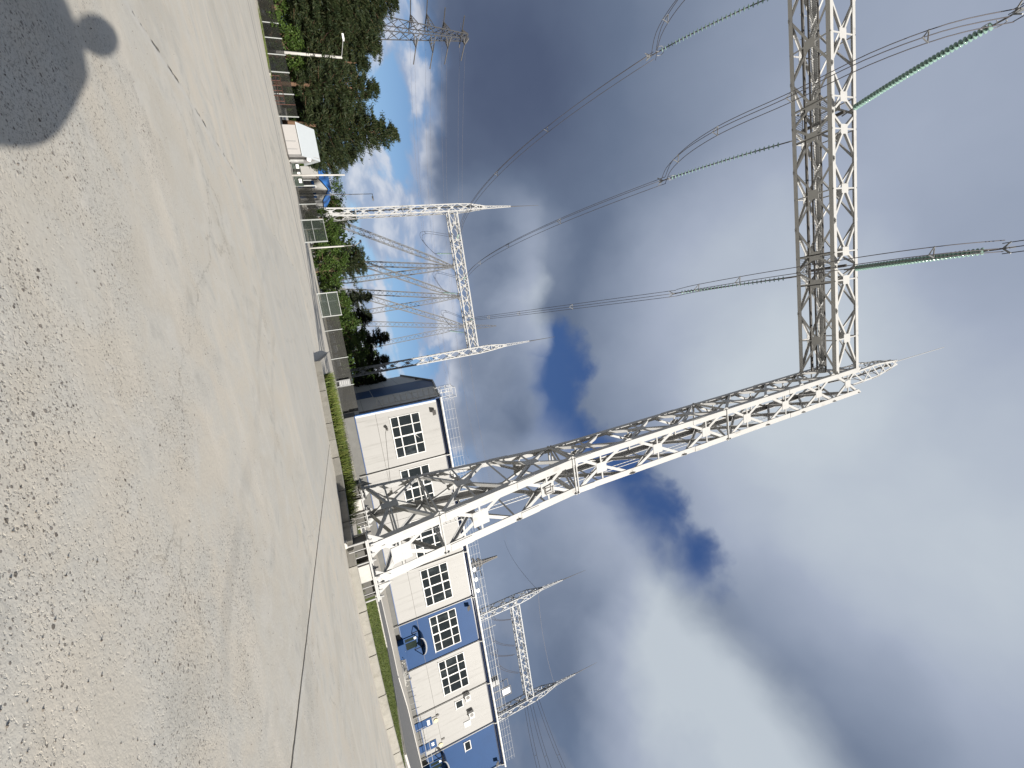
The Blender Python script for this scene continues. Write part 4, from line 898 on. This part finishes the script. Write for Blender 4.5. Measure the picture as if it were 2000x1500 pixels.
# railing along the eaves and things on the roof
b = MB(); x = XB0 + .3
while x < XB1: b.tube([(x, YB0 - .1, 13.0), (x, YB0 - .1, 14.75)], .017, 4); x += 1.42
for z in (13.45, 13.85, 14.3, 14.75): b.tube([(XB0 + .3, YB0 - .1, z), (XB1, YB0 - .1, z)], .014, 4)
b.build('roof_railing', 'galvl', B)
b = MB()
for x in (36.5, 38.2, 40.1): b.box((x, YB0 + .1, 13.35), (x + .55, YB0 + .35, 13.75)); b.bar((x + .3, YB0 + .2, 12.9), (x + .3, YB0 + .2, 13.4), .05, .05, (0, 1, 0))
b.build('roof_floodlight', 'lampw', B)
b = MB(); b.tube([(38.4, YB0 + .2, 14.2), (50, YB0 + .2, 14.4), (62, YB0 + .2, 14.2)], .045, 5); b.tube([(47.2, YB0 + .2, 13.0), (47.2, YB0 + .2, 15.4)], .05, 5); b.build('roof_pipe', 'white2', B)
b = MB(); b.box((57.5, YB0 + 1, 13.1), (58.6, YB0 + 2, 14.6)); b.build('roof_hood', 'galv', B)
b = MB()
for x in (58.9, 60.4):
    b.bar((x, YB0 + .4, 13.0), (x, YB0 + .4, 16.2), .07, .07, (0, 1, 0)); b.bar((x, YB0 + 1.8, 13.2), (x, YB0 + 1.8, 16.2), .07, .07, (0, 1, 0))
for z in (14.6, 15.4, 16.2): b.bar((58.9, YB0 + .4, z), (60.4, YB0 + .4, z), .06, .06, (0, 1, 0)); b.bar((58.9, YB0 + 1.8, z), (60.4, YB0 + 1.8, z), .06, .06, (0, 1, 0))
o = b.build('roof_stand', 'dark', B); c = MB(); c.box((59.1, YB0 + .3, 14.7), (60.1, YB0 + .38, 16.0)); c.build('bright_panel', 'lampw', o)
# ladder with safety hoops on the gable, landing at the top
b = MB(); yl = 60.2; xl = XB0 - .35
for y in (yl - .3, yl + .3): b.tube([(xl, y, 3.9), (xl, y, 15.3)], .035, 5)
z = 4.2
while z < 15.2: b.tube([(xl, yl - .3, z), (xl, yl + .3, z)], .02, 4); z += .38
z = 4.6
while z < 15.4:
    b.tube([(xl - 1.05 * math.sin(math.pi * j / 10), yl - .45 * math.cos(math.pi * j / 10) * (1 + .35 * math.sin(math.pi * j / 10)), z) for j in range(11)], .032, 4); z += .83
for j in (3, 5, 7): b.tube([(xl - 1.05 * math.sin(math.pi * j / 10), yl - .45 * math.cos(math.pi * j / 10) * 1.3, zz) for zz in (4.6, 15.3)], .026, 4)
for z in (6, 9, 12): b.bar((xl, yl, z), (XB0, yl, z), .05, .05, (0, 0, 1))
b.build('cage_ladder', 'white2', B)
b = MB()
for y in (57.6, 59.8):
    for x in (XB0 - 1.2, XB0 + .2): b.tube([(x, y, 13.3), (x, y, 15.4)], .03, 5)
for z in (13.4, 14.4, 15.4):
    for x in (XB0 - 1.2, XB0 + .2): b.tube([(x, 57.6, z), (x, 59.8, z)], .03, 5)
    for y in (57.6, 59.8): b.tube([(XB0 - 1.2, y, z), (XB0 + .2, y, z)], .03, 5)
b.build('roof_landing', 'white2', B)
b = MB(); b.tube([(XB0 - .4, 84.5, 13.9), (XB0 - .4, 84.5, 14.6)], .2, 6); b.tube([(XB0 - .12, 58.8, 12.8), (XB0 - .12, 58.8, 2.0)], .09, 6); b.build('gable_pipe', 'dark', B)
# heap of pale stones by the porch
b = MB(); b.sphere((47.2, 55.7, bank(47.2, 55.7) - .05), 1.7, 14, .2)
for i in range(90):
    x = random.gauss(47.2, 1.0); y = 55.6 + random.gauss(0, .35); z = bank(x, y) + abs(random.gauss(0, .28)); b.sphere((x, y, z), random.uniform(.08, .2), 5, .8)
tag(b.build('stone_heap', 'rubble', loc=(47.2, 55.6, bank(47.2, 55.6))), 'low heap of pale rubble stones against the grey plinth beside the blue porch', 'stones')

# ------------------------------------------------------------------ fences and gates
def fence(pts, h, label, skip=(), rail=False):
    t = empty('mesh_fence', (*pts[0], 0), label, 'fence', 'wire fences round the yard'); m_ = MB()
    for (a, c) in zip(pts, pts[1:]):
        A, B_ = Vector((*a, 0)), Vector((*c, 0)); n_ = max(1, round((B_ - A).length / 4.2)); d = (B_ - A).normalized(); nr = Vector((-d.y, d.x, 0))
        m_.prism([A + nr * .06 + Vector((0, 0, .06)), B_ + nr * .06 + Vector((0, 0, .06)), B_ + nr * .06 + Vector((0, 0, h - .04)), A + nr * .06 + Vector((0, 0, h - .04))], nr * .012)
        for i in range(n_ + (1 if c == pts[-1] else 0)):
            p = A.lerp(B_, i / n_); b = MB(); b.bar(p, p + Vector((0, 0, h + .06)), .085, .085, d); b.build('post', 'post', t)
    m_.build('wire_panel', 'mesh', t)
    if rail:
        r_ = MB()
        for (a, c) in zip(pts, pts[1:]): r_.bar(Vector((*a, h)), Vector((*c, h)), .05, .05, (0, 0, 1))
        r_.build('top_rail', 'post', t)
    return t
fence([(-62, 76), (-45, 70), (-34, 61.5), (-27.5, 58.6)], 2.15, 'dark wire fence with white posts below the big pines, left of the white shed')
fence([(-5.4, 58.2), (9.3, 58.2)], 2.05, 'dark wire fence with white posts running up to the building corner', rail=False)
fence([(-22.8, 66), (-15.4, 62.4)], 2.1, 'short dark wire fence between the guardhouse and the left mast foot')
def gate(a, c, z0, h, label):
    A, B_ = Vector((*a, z0)), Vector((*c, z0)); d = (B_ - A).normalized(); nr = Vector((-d.y, d.x, 0)); t = empty('mesh_gate', tuple(A), label, 'gate', 'white framed gates'); b = MB(); U = Vector((0, 0, 1))
    for p in (A, B_): b.bar(p - U * z0, p + U * (h + .06), .11, .11, d)
    for q_ in (.08, h * .46, h): b.bar(A + U * q_, B_ + U * q_, .09, .06, U)
    b.build('gate_frame', 'post', t); m_ = MB(); m_.prism([A + nr * .04 + U * .1, B_ + nr * .04 + U * .1, B_ + nr * .04 + U * h, A + nr * .04 + U * h], nr * .012); m_.build('wire_panel', 'meshg', t)
gate((-15.0, 56.5), (-12.1, 55.0), .02, 2.45, 'white framed mesh gate standing right of the left mast foot')
gate((-6.4, 57.6), (-3.5, 57.6), .02, 2.35, 'white framed mesh gate in the middle, left of the long fence')
t = empty('slatted_gate', (-24, 63, 0), 'low dark green slatted gate with pale placards in front of the guardhouse', 'gate'); b = MB()
ga, gc = Vector((-24.6, 63.5, 0)), Vector((-20.6, 61.5, 0))
for i in range(22): p = ga.lerp(gc, i / 21); b.bar(p + Vector((0, 0, .15)), p + Vector((0, 0, 1.12)), .13, .03, (0, 1, 0))
for z in (.2, .65, 1.1): b.bar(ga + Vector((0, .03, z)), gc + Vector((0, .03, z)), .08, .05, (0, 0, 1))
b.build('slats', mat('dark_green_paint', (.035, .05, .04), .6), t)
for q_ in (.32, .58, .86): p = ga.lerp(gc, q_) + Vector((-.06, -.12, .82)); b = MB(); b.box((p.x - .25, p.y - .02, p.z - .17), (p.x + .25, p.y, p.z + .17)); b.build('placard', 'paper', t)
t = empty('barrier_rail', tuple(G(532, 170)), 'low rusty red pipe barrier beside the lot edge at the left', 'barrier'); b = MB(); a, c = G(528, 147), G(537, 197)
for i in range(6): p = a.lerp(c, i / 5); b.tube([p, p + Vector((0, 0, 1.0))], .045, 6)
for z in (.5, 1.0): b.tube([a + Vector((0, 0, z)), c + Vector((0, 0, z))], .045, 6)
for q_ in (.12, .5, .86): p = a.lerp(c, q_) + Vector((0, 1.5, 0)); b.tube([p, p + Vector((0, 0, 2.1))], .04, 6)
b.build('rail', 'rust', t)
# kerb and grass strip at the left edge of the lot
b = MB(); L0 = [G(500, 0), G(512, 60), G(522, 110), G(526, 145)]
for p, q_ in zip(L0, L0[1:]): b.bar(p + Vector((0, 0, .05)), q_ + Vector((0, 0, .05)), .25, .2, (0, 0, 1))
tag(b.build('lot_kerb', 'kerb'), kind='structure')
lf = []
while len(lf) < 5000:
    q_ = random.random(); p = L0[0].lerp(L0[3], q_); n_ = Vector((-1, 2.2, 0)).normalized(); p = p + n_ * (.3 + random.random() * 6); lf.append((p.x, p.y, 0))
blades('lot_grass', lf, .05, .2, .04, 'lawn')

# ------------------------------------------------------------------ poles
def pole(base, h, r0, r1, material, label, name='lamp_post', arm=None, heads=()):
    t = empty(name, tuple(base), label, 'lamp post' if name == 'lamp_post' else 'pole'); b = MB(); b.tube([base, base + Vector((0, 0, h))], r0, 10, r2=r1); b.build('shaft', material, t, smooth=True)
    if arm:
        m_ = MB(); m_.tube([base + Vector(p) for p in arm], .04, 6); m_.build('arm', 'galvl', t)
    for p, s_ in heads:
        m_ = MB(); q_ = base + Vector(p); m_.box((q_.x - s_, q_.y - s_ * .5, q_.z - s_ * .3), (q_.x + s_, q_.y + s_ * .5, q_.z + s_ * .3)); m_.build('lamp_head', 'lampw', t)
    return t
pb = Vector((-40.0, 67.8, 0)); pole(pb, 9.6, .21, .15, 'pole', 'thick concrete lamp post with a short arm in front of the dark pines', arm=[(0, 0, 9.4), (-.2, -.3, 9.6), (-1.0, -2.0, 9.9)], heads=[((-1.2, -2.4, 9.95), .38)])
pole(Vector((-21.5, 60.5, 0)), 6.3, .13, .09, 'pole', 'pale concrete pole at the guardhouse, right of the white shed', 'utility_pole')
pole(Vector((-20.8, 62.2, 0)), 2.6, .09, .09, 'post', 'short white post in front of the guardhouse door', 'white_post')
pb = P(585, 382, 78); pb.z = 0; pole(pb, 11.6, .09, .05, 'galvl', 'slim grey lamp post between the guardhouse and the left mast', arm=[(0, 0, 11.5), (.5, -.2, 11.55)], heads=[((.8, -.2, 11.45), .36)])
pb = P(604, 485, 70); pb.z = 0; t = pole(pb, 4.9, .13, .10, 'pole', 'pale camera pole with a bent arm in front of the green trees', 'camera_pole', arm=[(0, 0, 4.8), (0, 0, 6.5), (-.5, 0, 7.4)], heads=())
for p in ((0, 0, 6.3), (-.55, 0, 7.4)): b = MB(); q_ = pb + Vector(p); b.box((q_.x - .18, q_.y - .25, q_.z - .14), (q_.x + .18, q_.y + .25, q_.z + .14)); b.build('camera', 'black', t)
# warning board on the fence near the building
t = empty('notice_board', (5.0, 57.9, 0), 'pale board hung on the dark fence beside the right mast', 'board'); b = MB(); b.box((4.8, 57.9, .35), (5.7, 57.95, 1.75)); b.build('board', 'galv', t); b = MB()
for i in range(5): b.box((4.9 + .02 * i, 57.885, .5 + i * .24), (5.55 - .1 * (i % 2), 57.9, .58 + i * .24))
for x in (4.9, 5.6): b.bar((x, 57.93, 0), (x, 57.93, .4), .05, .05, (0, 1, 0))
b.build('board_lines', 'galvl', t)

# ------------------------------------------------------------------ white shed and guardhouse
def shed():
    a, c = Vector((-26.6, 58.6, 0)), Vector((-23.4, 59.0, 0)); d = (c - a).normalized(); nr = Vector((-d.y, d.x, 0)); U = Vector((0, 0, 1))
    t = empty('metal_shed', tuple((a + c) / 2), 'white metal shed with a pale sloping roof at the foot of the tall pine', 'shed'); D = 4.2
    b = MB(); z1, zr = 1.75, 3.6
    b.prism([a, c, c + U * z1, a + U * z1], nr * D)
    A2, C2 = a + nr * D, c + nr * D
    b.prism([c + U * z1, c + nr * D + U * z1, c + nr * D * .62 + U * zr, c + nr * D * .5 + U * zr], d * -.06)
    b.build('wall', mat('shed_wall', (.31, .30, .295), .5, .06), t)
    r_ = MB(); o = d * .25; r_.prism([a - o - nr * .25 + U * (z1 - .1), c + o - nr * .25 + U * (z1 - .1), c + o + nr * D * .55 + U * zr, a - o + nr * D * .55 + U * zr], U * .07)
    r_.prism([a - o + nr * D * .55 + U * zr, c + o + nr * D * .55 + U * zr, c + o + nr * (D + .3) + U * (z1 - .1), a - o + nr * (D + .3) + U * (z1 - .1)], U * .07); r_.build('roof', mat('shed_roof', (.40, .43, .45), .4, .04), t)
    e = MB(); p = c + nr * 1.2; e.prism([p, p + nr * 1.1, p + nr * 1.1 + U * 2.0, p + U * 2.0], d * .03); o_ = e.build('door', 'dark', t); q_ = MB(); q_.prism([p + nr * 1.25, p + nr * 2.1, p + nr * 2.1 + U * 1.7, p + nr * 1.25 + U * 1.7], d * .05); q_.build('cabinet_door', 'white2', t)
    s_ = MB(); s_.sphere(p + d * .3 + nr * .5 + U * 2.3, .16, 8); s_.build('red_lamp', 'red', t); s_ = MB(); s_.sphere(p + d * .3 - nr * .2 + U * 2.35, .3, 8); s_.build('white_lamp', 'lampw', t)
    f = MB(); f.bar(a - nr * .03 + U * .08, c - nr * .03 + U * .08, .16, .05, nr); f.bar(c + d * .02 + U * .08, c + nr * D + d * .02 + U * .08, .16, .05, d); f.build('base_strip', 'dark', t)
    g_ = MB(); 
    for q2 in (.55, .82): x = a.lerp(c, q2); g_.bar(x - nr * .02, x - nr * .02 + U * 1.3, .06, .02, nr)
    g_.build('wall_groove', 'galv', t)
shed()
def guardhouse():
    Y = 80.; x0, x1, x2 = -29.6, -27.6, -24.5; t = empty('guardhouse', (x1, Y, 0), 'small white and blue guardhouse with a bright blue gabled roof behind the dark gate', 'guardhouse')
    xa = -26.05; ze, zr = 3.6, 4.75; D = 5.
    b = MB(); b.prism([(x1, Y, 0), (x2, Y, 0), (x2, Y, ze - .1), (xa, Y, zr - .2), (x1, Y, ze - .1)], (0, D, 0)); b.box((x0 - .6, Y + .9, 0), (x1, Y + D, ze + .1)); b.build('wall', 'panel', t)
    for xx, wd in ((x1 + .02, 1.15), (x2 - 1.15, .9)):
        b = MB(); b.box((xx + .05, Y - .05, .0), (xx + wd, Y - .004, 2.6)); o = b.build('door', 'blue', t); g_ = MB(); g_.box((xx + .12, Y - .065, .9), (xx + wd - .1, Y - .05, 2.3)); g_.build('door_pane', 'navy', o)
    r_ = MB(); r_.prism([(x1 - .25, Y - .3, ze - .12), (xa, Y - .3, zr - .06), (xa, Y - .3, zr + .06), (x1 - .25, Y - .3, ze)], (0, D + .6, 0)); r_.prism([(xa, Y - .3, zr - .06), (x2 + .3, Y - .3, ze - .12), (x2 + .3, Y - .3, ze), (xa, Y - .3, zr + .06)], (0, D + .6, 0))
    r_.prism([(x0 - .9, Y + .6, ze + .05), (x1 - .0, Y + .6, ze + .05), (xa - .3, Y + 2.6, zr + .35), (x0 - .9, Y + 2.6, zr + .35)], (0, .02, .1)); r_.build('roof', mat('blue_roof', (.03, .14, .42), .4, .06), t)
    l_ = MB(); l_.box((x1 + .95, Y - .35, 2.65), (x1 + 1.2, Y - .01, 2.85)); l_.build('door_lamp', 'lampw', t)
guardhouse()
# ------------------------------------------------------------------ trees
def sprays(ctr, dirs, L, W, n_per, spread, droop=0.):
    """n_per small blades round every centre, pointing roughly along dirs"""
    m_ = len(ctr); n = m_ * n_per; c = np.repeat(ctr, n_per, 0) + rng.normal(0, 1, (n, 3)) * np.repeat(spread, n_per, 0)
    d = np.repeat(dirs, n_per, 0) + rng.normal(0, .55, (n, 3)); d[:, 2] -= droop; d /= np.linalg.norm(d, axis=1)[:, None]
    s_ = np.cross(d, rng.normal(0, 1, (n, 3))); s_ /= np.linalg.norm(s_, axis=1)[:, None] + 1e-9
    l = L * rng.uniform(.6, 1.3, n)[:, None]; w_ = W * rng.uniform(.6, 1.3, n)[:, None]; V = np.zeros((n, 4, 3))
    V[:, 0] = c - d * l * .5 - s_ * w_ * .3; V[:, 1] = c - s_ * w_ * .5 * -1; V[:, 2] = c + d * l * .5; V[:, 3] = c - s_ * w_ * .5
    return V
def conifer(x, y, h, rad, base, label, kind='pine', nbr=90, dens=26, shape=.8, lean=0., group='pines behind the left fence', seed=1, cut=0.):
    rs = np.random.default_rng(seed); t = empty('pine_tree' if kind == 'pine' else 'spruce_tree', (x, y, 0), label, 'tree', group)
    b = MB(); b.tube([(x, y, -.1), (x + lean * .3, y, h * .35), (x + lean * .8, y, h * .75), (x + lean, y, h * .97)], h * .017 + .05, 8, r2=.04); cs, ds, sp = [], [], []
    for i in range(nbr):
        q_ = (i + rs.random()) / nbr; nw = max(7, int((h - base) / 1.05)); q_ = min(.995, max(.005, (math.floor(q_ * nw) + .5 + rs.normal(0, .13)) / nw)); z = base + (h - base) * q_ ** .9; r_ = rad * ((1 - q_) ** shape) * (.50 + .68 * rs.random()) + .25; a = i * 2.4 + rs.normal(0, .4)
        r_ *= 1 if q_ > cut else .55 + .45 * q_ / max(cut, .01)
        if q_ < .2: r_ *= .72
        o = np.array([x + lean * z / h, y, z]); d = np.array([math.cos(a), math.sin(a), .12 + .55 * q_ + rs.normal(0, .08)]); tip = o + d * r_
        if r_ > 1.2: b.tube([tuple(o), tuple(o + d * r_ * .5 + np.array([0, 0, -.1])), tuple(o + d * r_ * .85)], .05, 4, r2=.015)
        ncl = max(2, int(r_ * 1.9))
        for j in range(ncl):
            u = .28 + .72 * (j + rs.random() * .8) / ncl; c = o + d * r_ * u + rs.normal(0, .16, 3) * (1 + r_ * .16); c[2] += -.10 * r_ * u + .22 * r_ * u * u
            cs.append(c); dd = d * .8 + np.array([0, 0, .45]); ds.append(dd / np.linalg.norm(dd)); s_ = (.17 + .055 * r_ * (1 - u * .4)) * (.75 + .6 * rs.random()); sp.append((s_ * 1.2, s_ * 1.2, s_ * .45))
    b.build('trunk', 'barkr' if kind == 'pine' else 'bark', t)
    quads_obj('crown', sprays(np.array(cs), np.array(ds), .56, .115, int(dens * 1.45), np.array(sp)), kind, t); return t
def broadleaf(x, y, h, rad, base, label, n_cl=70, dens=60, group='green trees beyond the fence', seed=1, leaf=.27):
    rs = np.random.default_rng(seed); t = empty('leafy_tree', (x, y, 0), label, 'tree', group); b = MB()
    b.tube([(x, y, -.1), (x + rs.normal(0, .15), y, h * .3), (x + rs.normal(0, .3), y, h * .62)], h * .016 + .06, 8, r2=.07); cs, ds, sp = [], [], []
    for i in range(n_cl):
        q_ = rs.random(); z = base + (h - base) * q_; prof = max(.12, math.sin(math.pi * min(1, .14 + .86 * q_)) ** .6); a = rs.random() * 6.283; rr = rad * prof * math.sqrt(rs.random()) * (.75 + .45 * rs.random())
        c = np.array([x + math.cos(a) * rr, y + math.sin(a) * rr, z]); cs.append(c); d = np.array([math.cos(a) * .6, math.sin(a) * .6, .5]); ds.append(d); s_ = rs.uniform(.26, .58) * (h / 9) ** .5; sp.append((s_, s_, s_ * .72))
        if i % 4 == 0: b.tube([(x, y, max(base * .7, z * .55)), tuple(c * .6 + np.array([x, y, z * .8]) * .4), tuple(c)], .06, 4, r2=.015)
    b.build('trunk', 'bark', t); quads_obj('crown', sprays(np.array(cs), np.array(ds), leaf, leaf * .62, dens, np.array(sp)), 'leaf', t); return t
def topx(px, u, Y): p = P(px, u, Y); return p.x, p.z
def pine_at(px, u, Y, rad, base, label, **k_):
    x, z = topx(px, u, Y); return conifer(x, Y, z, rad, base, label, **k_)
pine_at(772, 246, 70, 5.2, 2.6, 'tallest dark pine with layered branches behind the white shed', nbr=150, dens=24, shape=.78, seed=3, lean=1.2)
pine_at(738, 175, 68, 4.2, 2.8, 'broad dark pine with a reddish trunk left of the tallest pine', nbr=105, dens=24, shape=.75, seed=4)
pine_at(738, 88, 74, 5.0, 3.5, 'dense rounded pine behind the thick concrete lamp post', nbr=160, dens=26, shape=.55, seed=5)
pine_at(716, 125, 72, 3.2, 3.4, 'narrow pine just right of the thick concrete lamp post', nbr=95, dens=28, shape=.7, seed=14)
pine_at(742, 40, 76, 5.4, 4.5, 'dense dark pine under the tall pylon', nbr=150, dens=26, shape=.55, seed=6)
pine_at(772, 2, 72, 5.0, 4.5, 'tall pine cut by the upper left edge of the view', nbr=150, dens=26, shape=.55, seed=7)
pine_at(700, 30, 88, 5.0, 2., 'pine deep in the shade behind the front row at the left', nbr=110, dens=24, shape=.5, seed=8)
pine_at(690, 300, 76, 3.6, 2.0, 'drooping pine right behind the white shed roof', nbr=100, dens=28, shape=.7, seed=9)
pine_at(690, 130, 90, 5.6, 1.5, 'shaded pine filling the gap between the two big pines', nbr=120, dens=24, shape=.5, seed=10)
pine_at(705, 215, 92, 6.0, 1.2, 'low dark pine in the back behind the tallest one', nbr=110, dens=24, shape=.5, seed=11)
k1 = dict(group='small conifers among the green trees', nbr=70, dens=22)
pine_at(693, 424, 96, 2.6, 3., 'small conifer right beside the left mast of the far gantry', kind='spruce', seed=21, **k1)
pine_at(725, 578, 110, 3.0, 4., 'thin conifer poking out above the green trees between the line towers', kind='spruce', seed=22, **k1)
pine_at(706, 510, 92, 4.6, 3., 'dark rounded conifer under the leftmost line tower', kind='pine', seed=23, shape=.45, **k1)
pine_at(757, 657, 88, 3.0, 4., 'pointed dark conifer left of the right mast', kind='spruce', seed=24, **k1)
pine_at(756, 702, 92, 3.6, 3., 'ragged conifer directly behind the right mast', kind='pine', seed=25, **k1)
pine_at(752, 742, 96, 4.2, 2., 'dark conifer between the right mast and the gable wall', kind='pine', seed=26, **k1)
pine_at(724, 618, 94, 3.4, 3., 'bushy conifer in front of the third line tower', kind='spruce', seed=27, **k1)
def leaf_at(px, u, Y, rad, base, label, **k_):
    x, z = topx(px, u, Y); return broadleaf(x, Y, z, rad, base, label, **k_)
leaf_at(668, 345, 100, 5.5, 2., 'round green tree behind the guardhouse roof', seed=31)
leaf_at(672, 385, 96, 5.0, 2., 'green tree between the guardhouse and the left mast', seed=32)
leaf_at(664, 408, 98, 3.6, 1., 'green tree half hidden by the left mast', seed=45)
leaf_at(662, 445, 78, 3.4, .5, 'bright green tree above the left mesh gate', seed=33)
leaf_at(662, 475, 80, 3.4, .5, 'bright green tree behind the camera pole', seed=34)
leaf_at(676, 500, 78, 3.4, .3, 'leafy tree just right of the camera pole', seed=35)
leaf_at(664, 528, 76, 3.2, .3, 'low leafy tree under the rounded conifer', seed=36)
leaf_at(664, 556, 78, 3.2, .3, 'low leafy tree left of the middle mesh gate', seed=37)
leaf_at(682, 592, 74, 3.6, .8, 'yellow-green leafy tree above the middle mesh gate', seed=38)
leaf_at(690, 620, 78, 3.2, .5, 'leafy tree right of the middle mesh gate', seed=39)
leaf_at(712, 645, 76, 3.6, .8, 'leafy tree behind the long fence, under the pointed conifer', seed=40)
leaf_at(718, 682, 82, 4.0, .8, 'leafy tree left behind the right mast', seed=41)
leaf_at(606, 150, 70, 3.0, .3, 'bright green bush low under the big pines', seed=42)
leaf_at(590, 85, 72, 3.0, .3, 'green bush behind the left fence and the lamp post', seed=43)
leaf_at(580, 20, 76, 3.4, .3, 'green bush at the left end of the fence', seed=44)
# the far wood as one mass
cs, ds, sp = [], [], []
for i in range(1500):
    a = random.uniform(-1.15, .12); rr = random.uniform(150, 185); x = rr * math.sin(a) * 1.1; y = rr * math.cos(a); z = random.random() ** 1.4 * (8 + 4 * math.sin(a * 23) + 2 * math.sin(a * 61))
    cs.append((x, y, max(.6, z))); ds.append((0, 0, 1)); sp.append((1.6, 1.6, 1.0))
tag(quads_obj('far_woodland', sprays(np.array(cs), np.array(ds), 1.5, .8, 26, np.array(sp)), 'leaf'), kind='stuff')

# ------------------------------------------------------------------ the person holding the camera, whose shadow falls on the lot
def person(base, face, label, hgt=1.9, arms='phone'):
    bx, by, bz = base; s_ = hgt / 1.8
    J = dict(pel=(0, 0, .98), chest=(0, .02, 1.32), neck=(0, .02, 1.52), head=(0, .05, 1.66), top=(0, .04, 1.78),
             hl=(-.10, 0, .93), kl=(-.13, .03, .52), al=(-.15, -.01, .09), tl=(-.17, .17, .04), hr=(.10, 0, .93), kr=(.13, .03, .52), ar=(.15, -.01, .09), tr=(.17, .17, .04),
             sl=(-.21, .0, 1.43), el=(-.40, .03, 1.15), wl=(-.285, .175, 1.25), sr=(.21, .0, 1.43), er=(.42, .0, 1.20), wr=(.27, .07, 1.02))
    rad = dict(pel=.27, chest=.30, neck=.065, head=.10, top=.085, hl=.11, kl=.075, al=.055, tl=.045, hr=.11, kr=.075, ar=.055, tr=.045, sl=.12, el=.105, wl=.045, sr=.12, er=.135, wr=.045)
    E_ = [('pel', 'chest'), ('chest', 'neck'), ('neck', 'head'), ('head', 'top'), ('pel', 'hl'), ('hl', 'kl'), ('kl', 'al'), ('al', 'tl'), ('pel', 'hr'), ('hr', 'kr'), ('kr', 'ar'), ('ar', 'tr'), ('chest', 'sl'), ('sl', 'el'), ('el', 'wl'), ('chest', 'sr'), ('sr', 'er'), ('er', 'wr')]
    for sd, sg in (('l', -1), ('r', 1)):
        w_ = Vector(J['w' + sd]); v_ = Vector((0, .35, .94)) if sd == 'l' else Vector((-.75, .35, -.3)).normalized(); o_ = v_.cross(Vector((1, .2, 0)) if sd == 'l' else Vector((0, 0, 1))).normalized(); q_ = v_.cross(o_)
        at_ = lambda a, c, d: tuple(w_ + v_ * a + q_ * c + o_ * d)
        J['p' + sd] = at_(.055, 0, 0); rad['p' + sd] = .032; E_.append(('w' + sd, 'p' + sd))
        for f in range(4):
            l_ = (.036, .042, .040, .030)[f]; J['f%s%d' % (sd, f)] = at_(.095, .022 * (f - 1.5), .004); J['g%s%d' % (sd, f)] = at_(.095 + l_ * .8, .021 * (f - 1.5), .02); rad['f%s%d' % (sd, f)] = .010; rad['g%s%d' % (sd, f)] = .008; E_ += [('p' + sd, 'f%s%d' % (sd, f)), ('f%s%d' % (sd, f), 'g%s%d' % (sd, f))]
        J['h' + sd + 't'] = at_(.075, -.055, .012); rad['h' + sd + 't'] = .011; E_.append(('p' + sd, 'h' + sd + 't'))
    ks = list(J); me = bpy.data.meshes.new('person'); me.from_pydata([tuple(c * s_ for c in J[k_]) for k_ in ks], [(ks.index(a), ks.index(c)) for a, c in E_], [])
    o = bpy.data.objects.new('person', me); C.objects.link(o); o.location = base; o.rotation_euler = (0, 0, face); me.materials.append(M['coat'])
    mo = o.modifiers.new('skin', 'SKIN'); mo.use_smooth_shade = True; su = o.modifiers.new('sub', 'SUBSURF'); su.levels = su.render_levels = 2
    for v_, k_ in zip(me.skin_vertices[0].data, ks): v_.radius = (rad[k_] * s_, rad[k_] * s_ * (.75 if k_ in ('chest', 'pel') else 1)); v_.use_root = k_ == 'pel'
    tag(o, label, 'person'); ORG[o.name] = Vector()
    def child(b, name, m_): c = b.build(name, m_, None, True); c.parent = o; c.location = (0, 0, 0); return c
    b = MB(); b.sphere((0, .07 * s_, 1.665 * s_), .098 * s_, 12, 1.22); b.sphere((0, .17 * s_, 1.65 * s_), .018, 6, 1.4)
    for sg in (-1, 1): b.sphere((sg * .1 * s_, .05 * s_, 1.66 * s_), .025, 6, 1.5)
    child(b, 'face', 'skin')
    b = MB()
    for sg in (-1, 1): b.sphere((sg * .035 * s_, .16 * s_, 1.68 * s_), .012, 6)
    b.bar((-.025, .168 * s_, 1.61 * s_), (.025, .168 * s_, 1.61 * s_), .012, .01, (0, 1, 0)); child(b, 'eyes_and_mouth', 'hair')
    b = MB(); b.sphere((0, .01 * s_, 1.69 * s_), .14 * s_, 14, 1.1); child(b, 'hood', 'coat')
    return o
pp = Vector((.60, -.40, 0)); person(pp, 0, 'person in a dark coat holding a phone out in one hand', 2.3)
b = MB(); ph = CAM - FWD * .035
for a_ in (1,): 
    b.bar(ph - UP * .075, ph + UP * .075, .075, .009, FWD)
tag(b.build('phone', 'black', loc=tuple(ph)), 'black phone held up in one hand of the person in the dark coat', 'phone')
